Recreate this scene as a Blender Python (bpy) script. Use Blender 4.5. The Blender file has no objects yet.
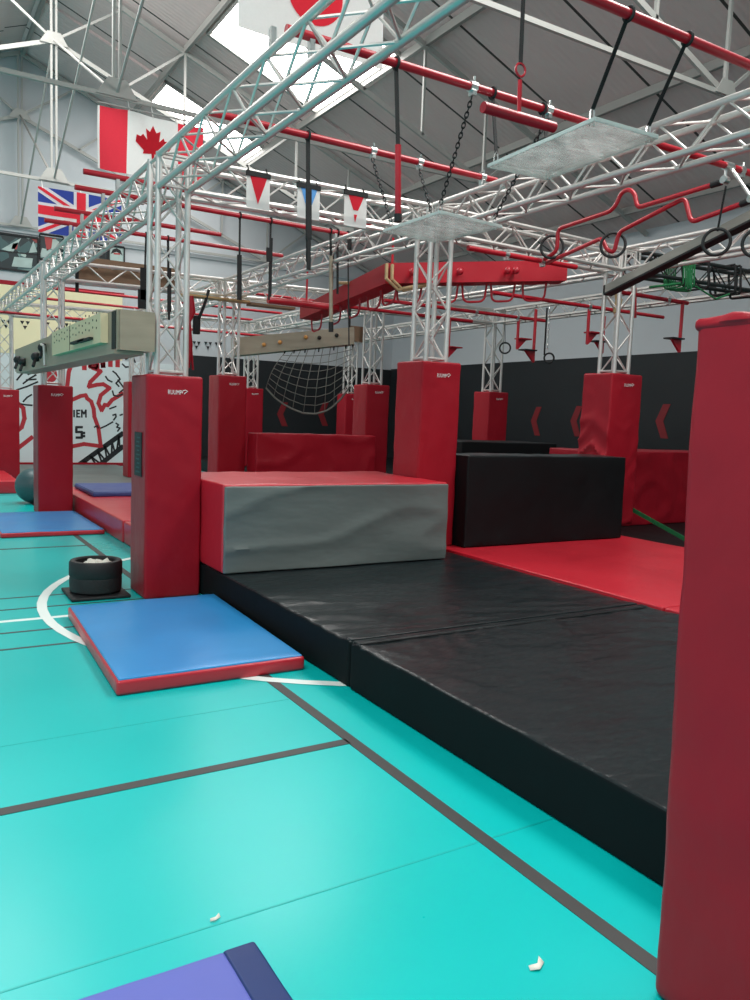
import bpy, bmesh, math, random
from mathutils import Vector, Matrix, noise
random.seed(7)
C = bpy.context.scene.collection
PI = math.pi
V = Vector

# ------------------------------------------------------------------ camera
FPX = 797.8
YAW, PIT, ROL = [math.radians(a) for a in (31.189, -5.914, 2.226)]
EYE = V((0, 0, 1.6))
_f = V((math.sin(YAW)*math.cos(PIT), math.cos(YAW)*math.cos(PIT), math.sin(PIT)))
_r = V((math.cos(YAW), -math.sin(YAW), 0)); _u = _r.cross(_f)
_R = _r*math.cos(ROL)+_u*math.sin(ROL); _U = _u*math.cos(ROL)-_r*math.sin(ROL)
def ray(x, y): return _R*(x-375)+_U*(500-y)+_f*FPX
def aX(x, y, X): d = ray(x, y); return EYE+d*((X-EYE.x)/d.x)
def aY(x, y, Y): d = ray(x, y); return EYE+d*((Y-EYE.y)/d.y)
def aZ(x, y, Z): d = ray(x, y); return EYE+d*((Z-EYE.z)/d.z)

cam = bpy.data.cameras.new('camera'); cob = bpy.data.objects.new('camera', cam); C.objects.link(cob)
cam.sensor_width = 36; cam.lens = FPX*36/1000; cam.sensor_fit = 'AUTO'; cam.clip_start = .05; cam.clip_end = 200
m = Matrix((_R, _U, -_f)).transposed().to_4x4(); m.translation = EYE; cob.matrix_world = m
sc = bpy.context.scene; sc.camera = cob
sc.view_settings.view_transform = 'Standard'; sc.view_settings.look = 'None'
sc.view_settings.gamma = 1; sc.view_settings.use_curve_mapping = False
sc.view_settings.exposure = 0.46
sc.cycles.max_bounces = 8

# --------------------------------------------------------------- materials
def srgb(r, g, b):
    f = lambda c: (c/255/12.92 if c/255 <= .04045 else ((c/255+.055)/1.055)**2.4)
    return (f(r), f(g), f(b), 1)
def mat(name, col, rough=.5, metal=0, bump=0, bscale=8, var=.0, vscale=3, stretch=(1, 1, 1), spec=.5, fine=0, emit=None, sheen=0, coat=0):
    M = bpy.data.materials.new(name); M.use_nodes = True
    nt = M.node_tree; N = nt.nodes; L = nt.links; b = N['Principled BSDF']
    b.inputs['Base Color'].default_value = col; b.inputs['Roughness'].default_value = rough
    b.inputs['Metallic'].default_value = metal; b.inputs['Specular IOR Level'].default_value = spec
    b.inputs['Coat Weight'].default_value = coat; b.inputs['Coat Roughness'].default_value = .25
    tc = N.new('ShaderNodeTexCoord'); mp = N.new('ShaderNodeMapping'); mp.inputs['Scale'].default_value = stretch
    L.new(tc.outputs['Object'], mp.inputs['Vector'])
    n1 = N.new('ShaderNodeTexNoise'); n1.inputs['Scale'].default_value = vscale; n1.inputs['Detail'].default_value = 5
    L.new(mp.outputs[0], n1.inputs['Vector'])
    if var:
        mx = N.new('ShaderNodeMix'); mx.data_type = 'RGBA'
        mx.inputs[6].default_value = [c*(1-var) for c in col[:3]]+[1]
        mx.inputs[7].default_value = [min(1, c*(1+var)) for c in col[:3]]+[1]
        L.new(n1.outputs['Fac'], mx.inputs[0]); L.new(mx.outputs[2], b.inputs['Base Color'])
        mr = N.new('ShaderNodeMapRange'); mr.inputs[3].default_value = max(.02, rough-.1); mr.inputs[4].default_value = rough+.1
        L.new(n1.outputs['Fac'], mr.inputs[0]); L.new(mr.outputs[0], b.inputs['Roughness'])
    if bump:
        n2 = N.new('ShaderNodeTexNoise'); n2.inputs['Scale'].default_value = bscale; n2.inputs['Detail'].default_value = 3
        L.new(mp.outputs[0], n2.inputs['Vector'])
        bp = N.new('ShaderNodeBump'); bp.inputs['Strength'].default_value = bump; bp.inputs['Distance'].default_value = .03
        L.new(n2.outputs['Fac'], bp.inputs['Height']); L.new(bp.outputs[0], b.inputs['Normal'])
        if fine:
            n3 = N.new('ShaderNodeTexNoise'); n3.inputs['Scale'].default_value = 220
            L.new(tc.outputs['Object'], n3.inputs['Vector'])
            b2 = N.new('ShaderNodeBump'); b2.inputs['Strength'].default_value = fine; b2.inputs['Distance'].default_value = .002
            L.new(n3.outputs['Fac'], b2.inputs['Height']); L.new(bp.outputs[0], b2.inputs['Normal']); L.new(b2.outputs[0], b.inputs['Normal'])
    if emit:
        b.inputs['Emission Color'].default_value = col; b.inputs['Emission Strength'].default_value = emit
    return M
K = {}
K['floor'] = mat('turquoise sports vinyl', (0, .505, .49, 1), .31, var=.10, vscale=.8, bump=.02, bscale=5, spec=.38)
K['red'] = mat('red vinyl', srgb(156, 22, 38), .42, var=.07, vscale=2, bump=.35, bscale=5, stretch=(1, 1, .7), spec=.28, fine=.1)
K['redmat'] = mat('red mat vinyl', srgb(198, 36, 52), .34, var=.06, vscale=2, bump=.3, bscale=3, spec=.6, coat=.15)
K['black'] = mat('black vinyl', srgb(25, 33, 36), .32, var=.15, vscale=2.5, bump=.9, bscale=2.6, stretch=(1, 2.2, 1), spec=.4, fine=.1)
K['blackshaded'] = mat('shaded matt black mat side', srgb(18, 23, 25), .7, var=.12, vscale=3, bump=.25, bscale=3, spec=.12)  # darker than the top vinyl: shade on the mat sides put into the colour
K['blackblock'] = mat('matt black vinyl', srgb(16, 19, 21), .55, var=.08, bump=.2, bscale=3, spec=.22)
K['grey'] = mat('grey vinyl', srgb(106, 113, 111), .46, var=.06, vscale=2, bump=.6, bscale=2.6, stretch=(.6, 1, 1.6), spec=.4)
K['blue'] = mat('blue vinyl', srgb(46, 142, 206), .33, var=.08, vscale=2, bump=.12, bscale=3, spec=.5)
K['purple'] = mat('faded blue vinyl', srgb(92, 102, 185), .45, var=.08, vscale=4, bump=.1, bscale=4)
K['duskblue'] = mat('dusky blue vinyl', srgb(58, 78, 140), .5, var=.05, bump=.05)
K['navy'] = mat('navy vinyl', srgb(22, 48, 104), .45, var=.05, bump=.05)
K['alu'] = mat('truss aluminium', (.68, .655, .63, 1), .48, .75, var=.06, vscale=6)
K['blacktruss'] = mat('black painted truss', srgb(46, 50, 50), .45, .3, var=.1)
K['pipe'] = mat('red painted steel', srgb(176, 22, 40), .33, 0, var=.08, vscale=5, spec=.6)
K['bracket'] = mat('zinc clamp', (.75, .75, .74, 1), .3, 1, var=.08, vscale=20)
K['steel'] = mat('brushed steel sheet', srgb(164, 152, 134), .48, .45, var=.28, vscale=2.2, bump=.03, bscale=30, stretch=(1, 1, 6))
K['cream'] = mat('cream peg board', srgb(220, 200, 164), .65, var=.05, vscale=6)
K['hole'] = mat('dark hole', srgb(36, 34, 30), .8, var=.1)
K['strap'] = mat('black webbing', srgb(20, 21, 23), .75, var=.15, vscale=30, bump=.2, bscale=120)
K['rubber'] = mat('black rubber', srgb(22, 23, 25), .6, var=.1, vscale=12, bump=.1, bscale=40)
K['green'] = mat('green webbing', srgb(24, 110, 62), .7, var=.15, vscale=30)
K['white'] = mat('white paint', srgb(238, 240, 238), .55, var=.02)
K['cloth'] = None
K['roof'] = None
K['wall'] = mat('grey painted blockwork', srgb(194, 199, 203), .8, var=.05, vscale=.6, bump=.05, bscale=12)
K['wallblack'] = mat('black wall padding', srgb(24, 29, 33), .6, var=.1, vscale=1.5, bump=.08, bscale=2)
K['creamwall'] = mat('cream wall panel', srgb(240, 230, 190), .7, var=.03, vscale=1)
K['mural'] = mat('white mural board', srgb(214, 222, 224), .7, var=.03, vscale=1)
K['murred'] = mat('red mural paint', srgb(178, 40, 52), .7, var=.08, vscale=8)
K['chev'] = mat('faded red chevron vinyl', srgb(126, 26, 34), .6, var=.1)
K['murblk'] = mat('black mural paint', srgb(26, 28, 32), .7, var=.08, vscale=8)
K['steelwhite'] = mat('white painted steelwork', srgb(170, 170, 166), .5, var=.06, vscale=4)
K['purlin'] = mat('grey painted purlin', srgb(150, 148, 144), .6, var=.06, vscale=4)
K['wood'] = mat('plywood', srgb(186, 150, 104), .65, var=.2, vscale=3, stretch=(1, 8, 8))
K['woodb'] = mat('brown board', srgb(132, 104, 82), .7, var=.15, vscale=3, stretch=(1, 6, 6))
K['line'] = mat('dark court line tape', srgb(62, 62, 62), .5, var=.08, vscale=8)
K['linew'] = mat('white court line tape', srgb(232, 244, 240), .45, var=.03, vscale=8)
K['seam'] = mat('floor weld seam', (0, .42, .40, 1), .4, var=.1)
K['flagred'] = K['flagwhite'] = None
K['ball'] = mat('grey teal rubber ball', srgb(64, 92, 96), .45, var=.06)
K['tan'] = mat('tan rope', srgb(186, 160, 120), .8, var=.2, vscale=20)
K['netrope'] = mat('pale net rope', srgb(104, 104, 98), .8, var=.15, vscale=20)
K['orange'] = mat('orange resin', srgb(214, 150, 80), .5, var=.1, vscale=20)
K['teal'] = mat('teal print', srgb(44, 78, 80), .6, var=.1)
K['poster'] = mat('dark teal poster print', srgb(58, 88, 92), .5, var=.45, vscale=2.6)
def collage():
    M = mat('dark teal collage print', srgb(58, 88, 92), .5); nt = M.node_tree; N = nt.nodes; L = nt.links
    tc = N.new('ShaderNodeTexCoord'); vo = N.new('ShaderNodeTexVoronoi'); vo.inputs['Scale'].default_value = 4.5; vo.inputs['Randomness'].default_value = 1
    L.new(tc.outputs['Object'], vo.inputs['Vector']); rp = N.new('ShaderNodeValToRGB'); e = rp.color_ramp; e.interpolation = 'CONSTANT'
    e.elements[0].color = srgb(34, 48, 52); e.elements[1].position = .35; e.elements[1].color = srgb(62, 92, 94)
    for p, c in ((.6, srgb(110, 140, 138)), (.74, srgb(176, 192, 186)), (.84, srgb(150, 60, 58)), (.9, srgb(44, 66, 70))): q = e.elements.new(p); q.color = c
    sp = N.new('ShaderNodeSeparateColor'); L.new(vo.outputs['Color'], sp.inputs[0]); L.new(sp.outputs[0], rp.inputs[0]); L.new(rp.outputs[0], N['Principled BSDF'].inputs['Base Color']); return M
K['poster'] = collage()
K['posterred'] = mat('red poster print', srgb(170, 60, 60), .5, var=.3, vscale=5)
K['posterpale'] = mat('pale poster print', srgb(170, 190, 186), .5, var=.25, vscale=5)
K['paper'] = mat('crumpled white paper', srgb(228, 226, 214), .8, var=.06, bump=.3, bscale=20)
K['plank'] = mat('dark weathered plank', srgb(150, 148, 140), .5, var=.2, vscale=4, stretch=(1, 1, 8))
K['blue_print'] = mat('sky blue print', srgb(84, 150, 214), .6, var=.05)
K['flagblue'] = mat('flag blue', srgb(46, 62, 140), .7, var=.05)

def cloth(name, col, trans=.45):
    M = bpy.data.materials.new(name); M.use_nodes = True; nt = M.node_tree; N = nt.nodes; L = nt.links
    out = N['Material Output']; N.remove(N['Principled BSDF'])
    d = N.new('ShaderNodeBsdfDiffuse'); t = N.new('ShaderNodeBsdfTranslucent'); mx = N.new('ShaderNodeMixShader')
    nz = N.new('ShaderNodeTexNoise'); nz.inputs['Scale'].default_value = 40
    rm = N.new('ShaderNodeMix'); rm.data_type = 'RGBA'
    rm.inputs[6].default_value = [c*.94 for c in col[:3]]+[1]; rm.inputs[7].default_value = col
    tc = N.new('ShaderNodeTexCoord'); L.new(tc.outputs['Object'], nz.inputs['Vector']); L.new(nz.outputs['Fac'], rm.inputs[0])
    L.new(rm.outputs[2], d.inputs['Color']); L.new(rm.outputs[2], t.inputs['Color'])
    mx.inputs[0].default_value = trans; L.new(d.outputs[0], mx.inputs[1]); L.new(t.outputs[0], mx.inputs[2]); L.new(mx.outputs[0], out.inputs[0])
    return M
K['flagred'] = cloth('red flag cloth', srgb(236, 66, 82), .5); K['flagwhite'] = cloth('white flag cloth', srgb(244, 244, 242), .5)
K['flagthin'] = cloth('thin white flag cloth', srgb(250, 250, 248), .8)
K['flagblue'] = cloth('blue flag cloth', srgb(60, 76, 156))

def acrylic():
    M = bpy.data.materials.new('scratched clear acrylic'); M.use_nodes = True; nt = M.node_tree; N = nt.nodes; L = nt.links
    out = N['Material Output']; N.remove(N['Principled BSDF'])
    tr = N.new('ShaderNodeBsdfTransparent'); tr.inputs[0].default_value = (.90, .94, .93, 1)
    gl = N.new('ShaderNodeBsdfGlossy'); gl.inputs['Roughness'].default_value = .12
    df = N.new('ShaderNodeBsdfDiffuse'); df.inputs[0].default_value = (.85, .88, .87, 1)
    tl = N.new('ShaderNodeBsdfTranslucent'); tl.inputs[0].default_value = (.85, .88, .87, 1)
    ad = N.new('ShaderNodeMixShader'); ad.inputs[0].default_value = .6; L.new(df.outputs[0], ad.inputs[1]); L.new(tl.outputs[0], ad.inputs[2])
    fr = N.new('ShaderNodeFresnel'); fr.inputs[0].default_value = 1.45
    m1 = N.new('ShaderNodeMixShader'); L.new(fr.outputs[0], m1.inputs[0]); L.new(tr.outputs[0], m1.inputs[1]); L.new(gl.outputs[0], m1.inputs[2])
    tc = N.new('ShaderNodeTexCoord'); mp = N.new('ShaderNodeMapping'); mp.inputs['Scale'].default_value = (2, 5, 3); mp.inputs['Rotation'].default_value = (0, 0, .5)
    nz = N.new('ShaderNodeTexNoise'); nz.inputs['Scale'].default_value = 3; nz.inputs['Detail'].default_value = 9
    L.new(tc.outputs['Object'], mp.inputs[0]); L.new(mp.outputs[0], nz.inputs['Vector'])
    rp = N.new('ShaderNodeMapRange'); rp.inputs[1].default_value = .38; rp.inputs[2].default_value = .72; rp.inputs[3].default_value = .04; rp.inputs[4].default_value = .34
    L.new(nz.outputs['Fac'], rp.inputs[0])
    m2 = N.new('ShaderNodeMixShader'); L.new(rp.outputs[0], m2.inputs[0]); L.new(m1.outputs[0], m2.inputs[1]); L.new(ad.outputs[0], m2.inputs[2])
    L.new(m2.outputs[0], out.inputs[0]); return M
K['acrylic'] = acrylic(); K['acedge'] = cloth('frosted acrylic edge', srgb(225, 232, 230), .5)
def roofmat():
    M = mat('grey roof sheeting', srgb(216, 198, 196), .7, var=.08, vscale=.7)
    nt = M.node_tree; N = nt.nodes; L = nt.links; b = N['Principled BSDF']
    tc = N.new('ShaderNodeTexCoord'); sp = N.new('ShaderNodeSeparateXYZ'); L.new(tc.outputs['Object'], sp.inputs[0])
    def lines(sock, period, w):
        a = N.new('ShaderNodeMath'); a.operation = 'DIVIDE'; a.inputs[1].default_value = period; L.new(sock, a.inputs[0])
        f = N.new('ShaderNodeMath'); f.operation = 'FRACT'; L.new(a.outputs[0], f.inputs[0])
        c = N.new('ShaderNodeMath'); c.operation = 'LESS_THAN'; c.inputs[1].default_value = w; L.new(f.outputs[0], c.inputs[0]); return c.outputs[0]
    l1 = lines(sp.outputs['Y'], 1.9, .028)
    old = b.inputs['Base Color'].links[0].from_socket
    mx = N.new('ShaderNodeMix'); mx.data_type = 'RGBA'; mx.inputs[7].default_value = srgb(62, 60, 58)
    L.new(l1, mx.inputs[0]); L.new(old, mx.inputs[6]); L.new(mx.outputs[2], b.inputs['Base Color'])
    wv = N.new('ShaderNodeTexWave'); wv.bands_direction = 'Y'; wv.inputs['Scale'].default_value = 2.6
    L.new(tc.outputs['Object'], wv.inputs['Vector'])
    bp = N.new('ShaderNodeBump'); bp.inputs['Strength'].default_value = .25; bp.inputs['Distance'].default_value = .03
    L.new(wv.outputs['Fac'], bp.inputs['Height']); L.new(bp.outputs[0], b.inputs['Normal'])
    return M
K['roof'] = roofmat()
def glaze(strength):
    M = bpy.data.materials.new('daylit roof glazing'); M.use_nodes = True; nt = M.node_tree; N = nt.nodes; L = nt.links
    N.remove(N['Principled BSDF']); e = N.new('ShaderNodeEmission'); e.inputs[0].default_value = (1, .985, .95, 1); e.inputs[1].default_value = strength
    L.new(e.outputs[0], N['Material Output'].inputs[0]); return M
K['glaze'] = glaze(9.5)

# ------------------------------------------------------------- mesh helpers
class MB:
    def __init__(s): s.v = []; s.f = []
    def add(s, vs, fs):
        n = len(s.v); s.v += [V(p) for p in vs]; s.f += [tuple(i+n for i in f) for f in fs]; return s
    def hexa(s, p):   # 4 bottom (ccw) + 4 top
        return s.add(p, [(3, 2, 1, 0), (4, 5, 6, 7), (0, 1, 5, 4), (1, 2, 6, 5), (2, 3, 7, 6), (3, 0, 4, 7)])
    def box(s, lo, hi):
        a, b = lo, hi
        return s.hexa([(a[0], a[1], a[2]), (b[0], a[1], a[2]), (b[0], b[1], a[2]), (a[0], b[1], a[2]), (a[0], a[1], b[2]), (b[0], a[1], b[2]), (b[0], b[1], b[2]), (a[0], b[1], b[2])])
    def bar(s, p, q, w, h, up=V((0, 0, 1))):   # rectangular bar between points
        p = V(p); q = V(q); d = (q-p).normalized()
        if abs(d.dot(up)) > .98: up = V((0, 1, 0))
        a = d.cross(up).normalized()*w/2; b = a.cross(d).normalized()*h/2
        return s.hexa([p-a-b, p+a-b, q+a-b, q-a-b, p-a+b, p+a+b, q+a+b, q-a+b])
    def tube(s, pts, r, seg=8, closed=False, cap=True):
        pts = [V(p) for p in pts]; n = len(pts); rs = r if isinstance(r, (list, tuple)) else [r]*n
        T = []
        for i in range(n):
            a = pts[(i-1) % n] if (closed or i > 0) else pts[i]; b = pts[(i+1) % n] if (closed or i < n-1) else pts[i]
            T.append((b-a).normalized())
        ref = V((0, 0, 1)) if abs(T[0].z) < .9 else V((1, 0, 0))
        N = (ref-T[0]*ref.dot(T[0])).normalized(); base = len(s.v)
        for i in range(n):
            N = (N-T[i]*N.dot(T[i]))
            N = N.normalized() if N.length > 1e-6 else T[i].orthogonal().normalized()
            B = T[i].cross(N)
            for k in range(seg):
                a = 2*PI*k/seg; s.v.append(pts[i]+(N*math.cos(a)+B*math.sin(a))*rs[i])
        for i in range(n if closed else n-1):
            j = (i+1) % n
            for k in range(seg):
                l = (k+1) % seg; s.f.append((base+i*seg+k, base+i*seg+l, base+j*seg+l, base+j*seg+k))
        if cap and not closed:
            s.f.append(tuple(base+k for k in reversed(range(seg)))); s.f.append(tuple(base+(n-1)*seg+k for k in range(seg)))
        return s
    def ring(s, c, R, r, normal, seg=28, ts=8):
        nrm = V(normal).normalized(); a = nrm.orthogonal().normalized(); b = nrm.cross(a)
        return s.tube([V(c)+(a*math.cos(2*PI*i/seg)+b*math.sin(2*PI*i/seg))*R for i in range(seg)], r, ts, closed=True)
    def sphere(s, c, r, u=16, w=10):
        vs = [V(c)+V((0, 0, r))]; fs = []
        for j in range(1, w):
            for i in range(u):
                t = PI*j/w; p = 2*PI*i/u; vs.append(V(c)+V((math.sin(t)*math.cos(p), math.sin(t)*math.sin(p), math.cos(t)))*r)
        vs.append(V(c)-V((0, 0, r)))
        for i in range(u):
            fs.append((0, 1+i, 1+(i+1) % u)); o = 1+(w-2)*u; fs.append((len(vs)-1, o+(i+1) % u, o+i))
            for j in range(w-2):
                a = 1+j*u; fs.append((a+i, a+u+i, a+u+(i+1) % u, a+(i+1) % u))
        return s.add(vs, fs)
    def soft(s, lo, hi, r=.02, step=.12, amp=.0, freq=3, seed=0, shear=None, squash=None):
        """box with rounded edges, gridded faces, cloth-like noise displacement"""
        lo = V(lo); hi = V(hi); ax = []
        for k in range(3):
            L = hi[k]-lo[k]; rr = min(r, L*.45); n = max(1, int((L-2*rr)/step))
            c = [0, rr*.3, rr*.65, rr]+[rr+(L-2*rr)*i/n for i in range(1, n)]+[L-rr, L-rr*.65, L-rr*.3, L]
            ax.append([lo[k]+x for x in c])
        idx = {}; inner_lo = lo+V([min(r, (hi[k]-lo[k])*.45) for k in range(3)]); inner_hi = hi-V([min(r, (hi[k]-lo[k])*.45) for k in range(3)])
        def vid(i, j, k):
            key = (i, j, k)
            if key in idx: return idx[key]
            p = V((ax[0][i], ax[1][j], ax[2][k]))
            q = V([min(max(p[t], inner_lo[t]), inner_hi[t]) for t in range(3)]); d = p-q
            rr = min(r, min(hi[t]-lo[t] for t in range(3))*.45)
            if d.length > 1e-9: d = d.normalized(); p = q+d*rr
            if amp:
                w = noise.noise(p*freq+V((seed*7.3, seed*3.1, seed)))+.5*noise.noise(p*freq*2.3+V((seed, 1, 2)))
                z0 = 1 if p.z-lo.z > .02 else 0
                p = p+d*amp*w*z0
            if shear: p = shear(p)
            idx[key] = len(s.v); s.v.append(p); return idx[key]
        n = [len(a) for a in ax]
        for (A, B, Cc) in ((0, 1, 2), (1, 2, 0), (2, 0, 1)):
            for side in (0, n[Cc]-1):
                for i in range(n[A]-1):
                    for j in range(n[B]-1):
                        q = []
                        for (di, dj) in ((0, 0), (1, 0), (1, 1), (0, 1)):
                            t = [0, 0, 0]; t[A] = i+di; t[B] = j+dj; t[Cc] = side; q.append(vid(*t))
                        s.f.append(tuple(q if side else q[::-1]))
        return s
    def poly(s, pts, thick):     # pts 3D planar polygon extruded by vector
        n = len(pts); t = V(thick); base = len(s.v)
        s.v += [V(p) for p in pts]+[V(p)+t for p in pts]
        s.f.append(tuple(base+i for i in range(n))); s.f.append(tuple(base+n+i for i in reversed(range(n))))
        for i in range(n): j = (i+1) % n; s.f.append((base+j, base+i, base+n+i, base+n+j))
        return s
    def build(s, name, material, parent=None, origin=None, smooth=True):
        me = bpy.data.meshes.new(name); o = bpy.data.objects.new(name, me); C.objects.link(o)
        off = V((0, 0, 0))
        if parent is not None:
            o.parent = parent; p = parent
            while p: off += p.location; p = p.parent
        elif origin is not None:
            off = V(origin); o.location = off
        me.from_pydata([tuple(v-off) for v in s.v], [], s.f); me.materials.append(material)
        bm = bmesh.new(); bm.from_mesh(me); bmesh.ops.recalc_face_normals(bm, faces=bm.faces); bm.to_mesh(me); bm.free()
        if smooth:
            me.polygons.foreach_set('use_smooth', [True]*len(me.polygons))
            me.set_sharp_from_angle(angle=math.radians(38))
        return o
def shaded_sides(o, m_):  # faces not looking up get a darker, duller black, shade as colour
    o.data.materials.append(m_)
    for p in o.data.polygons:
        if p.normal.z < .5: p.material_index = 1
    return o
def thing(name, label, cat, loc, group=None):
    o = bpy.data.objects.new(name, None); C.objects.link(o); o.location = V(loc); o.empty_display_size = .1
    return tag(o, label, cat, group)
def tag(o, label, cat, group=None, kind=None):
    o['label'] = label; o['category'] = cat
    if group: o['group'] = group
    if kind: o['kind'] = kind
    return o
def struct(o): o['kind'] = 'structure'; return o
def text_mb(txt, size):
    cu = bpy.data.curves.new('t', 'FONT'); cu.body = txt; cu.size = size; cu.resolution_u = 2
    ob = bpy.data.objects.new('t', cu); C.objects.link(ob)
    dg = bpy.context.evaluated_depsgraph_get(); me = bpy.data.meshes.new_from_object(ob.evaluated_get(dg))
    mb = MB(); mb.v = [v.co.copy() for v in me.vertices]; mb.f = [tuple(p.vertices) for p in me.polygons]
    bpy.data.objects.remove(ob); bpy.data.curves.remove(cu); bpy.data.meshes.remove(me); return mb

def ridge(v): return (1-min(1, abs(noise.noise(V(v)))*2.2))**3
def near_folds(p):
    if p.z < .2: return p
    d = 3.965-p.y; e = p.x-2.27
    h = .010*math.exp(-d/.35)*(ridge((p.x*5+d*2, p.y*1.2, 1))-.3)+.012*math.exp(-(e+d)/.5)*(ridge((math.atan2(d+.05, e+.05)*6, 2, 0))-.3)
    h += .006*(ridge((p.x*1.3+p.y*.6, p.y*1.5-p.x*.5, 4))-.4)
    return p+V((0, 0, h))
def far_folds(p):
    if p.z < .2: return p
    d = p.y-3.985
    h = .014*math.exp(-d/.5)*(ridge((p.x*1.4, p.y*6+p.x*.8, 3))-.3)+.006*(ridge((p.x*1.2, p.y*2.4, 8))-.4)
    return p+V((0, 0, h*max(0, min(1, (6.0-p.y)*5))))
def drape(amp, a, b, c_, seed, ymax):
    def f(p):
        if p.y > ymax: return p
        return p+V((0, -amp*(ridge((p.x*a+p.z*b, seed, p.z*c_-p.x*.45))-.25), 0))
    return f

# ================================================================ SETTING
YW, XW = 22.4, 14.0
RX, RZ, SL = 2.82, 10.27, .395
def roofz(x): return RZ-SL*abs(x-RX)
fl = MB().box((-9, -6, -.1), (XW, YW, 0)).build('floor', K['floor'], smooth=False); struct(fl)
def fline(name, p, q, w, m_, z=.0025):
    p = V((p[0], p[1], 0)); q = V((q[0], q[1], 0)); n = V((0, 0, 1)).cross((q-p).normalized())*w/2
    o = MB().hexa([p-n, q-n, q+n, p+n]+[a+V((0, 0, z)) for a in (p-n, q-n, q+n, p+n)]).build(name, m_, fl, smooth=False); return o
fline('court_line', (1.925, -3), (1.90, 16), .062, K['line'])
fline('court_line', (-6, 3.26), (1.895, 3.30), .06, K['line'])
for y, w in ((5.56, .028), (5.97, .028), (6.66, .026), (7.06, .026), (9.5, .05), (15.2, .05)): fline('court_line', (-6, y), (1.89, y), w, K['line'], .002)
fline('court_line', (-6, 6.30), (1.89, 6.30), .055, K['linew'], .0022)
fline('floor_seam', (-6, 2.16), (6, 2.30), .008, K['seam'], .001); fline('floor_seam', (-6, 3.92), (1.9, 3.96), .006, K['seam'], .001)
a = MB()
cx, cy, R0, R1 = 3.58, 6.33, 2.585, 2.66
n = 72
for i in range(n):
    t0, t1 = 2*PI*i/n, 2*PI*(i+1)/n
    q = [(cx+r*math.cos(t), cy+r*math.sin(t)) for r, t in ((R0, t0), (R1, t0), (R1, t1), (R0, t1))]
    a.add([(x, y, .003) for x, y in q], [(0, 1, 2, 3)])
a.build('court_circle', K['linew'], fl, smooth=False)

# end wall
def gable(name, x0, x1, y0, y1):
    b = MB(); xs = sorted({x0, RX, x1}); p = [(x0, 0), (x1, 0)]+[(x, roofz(x)) for x in reversed(xs)]
    b.poly([(x, y0, z) for x, z in p], (0, y1-y0, 0)); return b
wb = struct(gable('wall_back', -8.4, XW, YW, YW+.2).build('wall_back', K['wall'], smooth=False))
MB().box((7.1, YW-.06, 0), (XW, YW, 3.15)).build('black_padding', K['wallblack'], wb)
MB().box((-2, YW-.03, 2.86), (5.35, YW, 4.55)).build('cream_panel', K['creamwall'], wb)
MB().box((-2, YW-.025, 4.56), (5.4, YW, 4.66)).build('picture_rail', K['red'], wb)
MB().box((-3, YW-.05, 5.86), (14, YW, 5.96)).build('ledge', K['wall'], wb)
wr = struct(MB().box((XW, -6, 0), (XW+.2, YW, roofz(XW))).build('wall_right', K['wall'], smooth=False))
MB().box((XW-.06, -6, 0), (XW, YW-.06, 3.18)).build('black_padding', K['wallblack'], wr)
wf_ = struct(gable('wall_front', -8.4, XW, -6.2, -6).build('wall_front', K['wall'], smooth=False))
# red chevrons on the padding
def chevron(at, dirv, parent):
    up = V((0, 0, 1)); d = V(dirv)
    o = []
    for s, z in ((.17, .36), (.0, .0), (.17, -.36)): o.append(at+d*s+up*z)
    p = [o[0], o[0]+d*.19, o[1]+d*.20, o[2]+d*.19, o[2], o[1]]
    nrm = d.cross(up).normalized()
    MB().poly([q-nrm*.004 for q in p[::-1]], nrm*.008).build('chevron', K['chev'], parent, smooth=False)
for px in (531, 570.5, 655.5): chevron(aX(px, 421, XW-.064), (0, -1, 0), wr)
for px in (277, 318, 452): chevron(aY(px, 414, YW-.064), (1, 0, 0), wb)
# small black triangle motifs on the wall
for px, py, z in ((6, 324, 0), (25, 325, 0), (45, 326, 0), (64, 327, 0), (83, 328, 0), (196.5, 345, 0), (208, 345.5, 0), (218.5, 346, 0)):
    c = aY(px, py, YW-.035); b = MB()
    for dx, dz in ((-.065, .055), (.065, .055), (0, -.065)):
        b.poly([c+V((dx-.052, 0, dz+.045)), c+V((dx, 0, dz-.05)), c+V((dx+.052, 0, dz+.045))], (0, .004, 0))
    b.build('triangle_motif', K['murblk'], wb, smooth=False)

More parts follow.
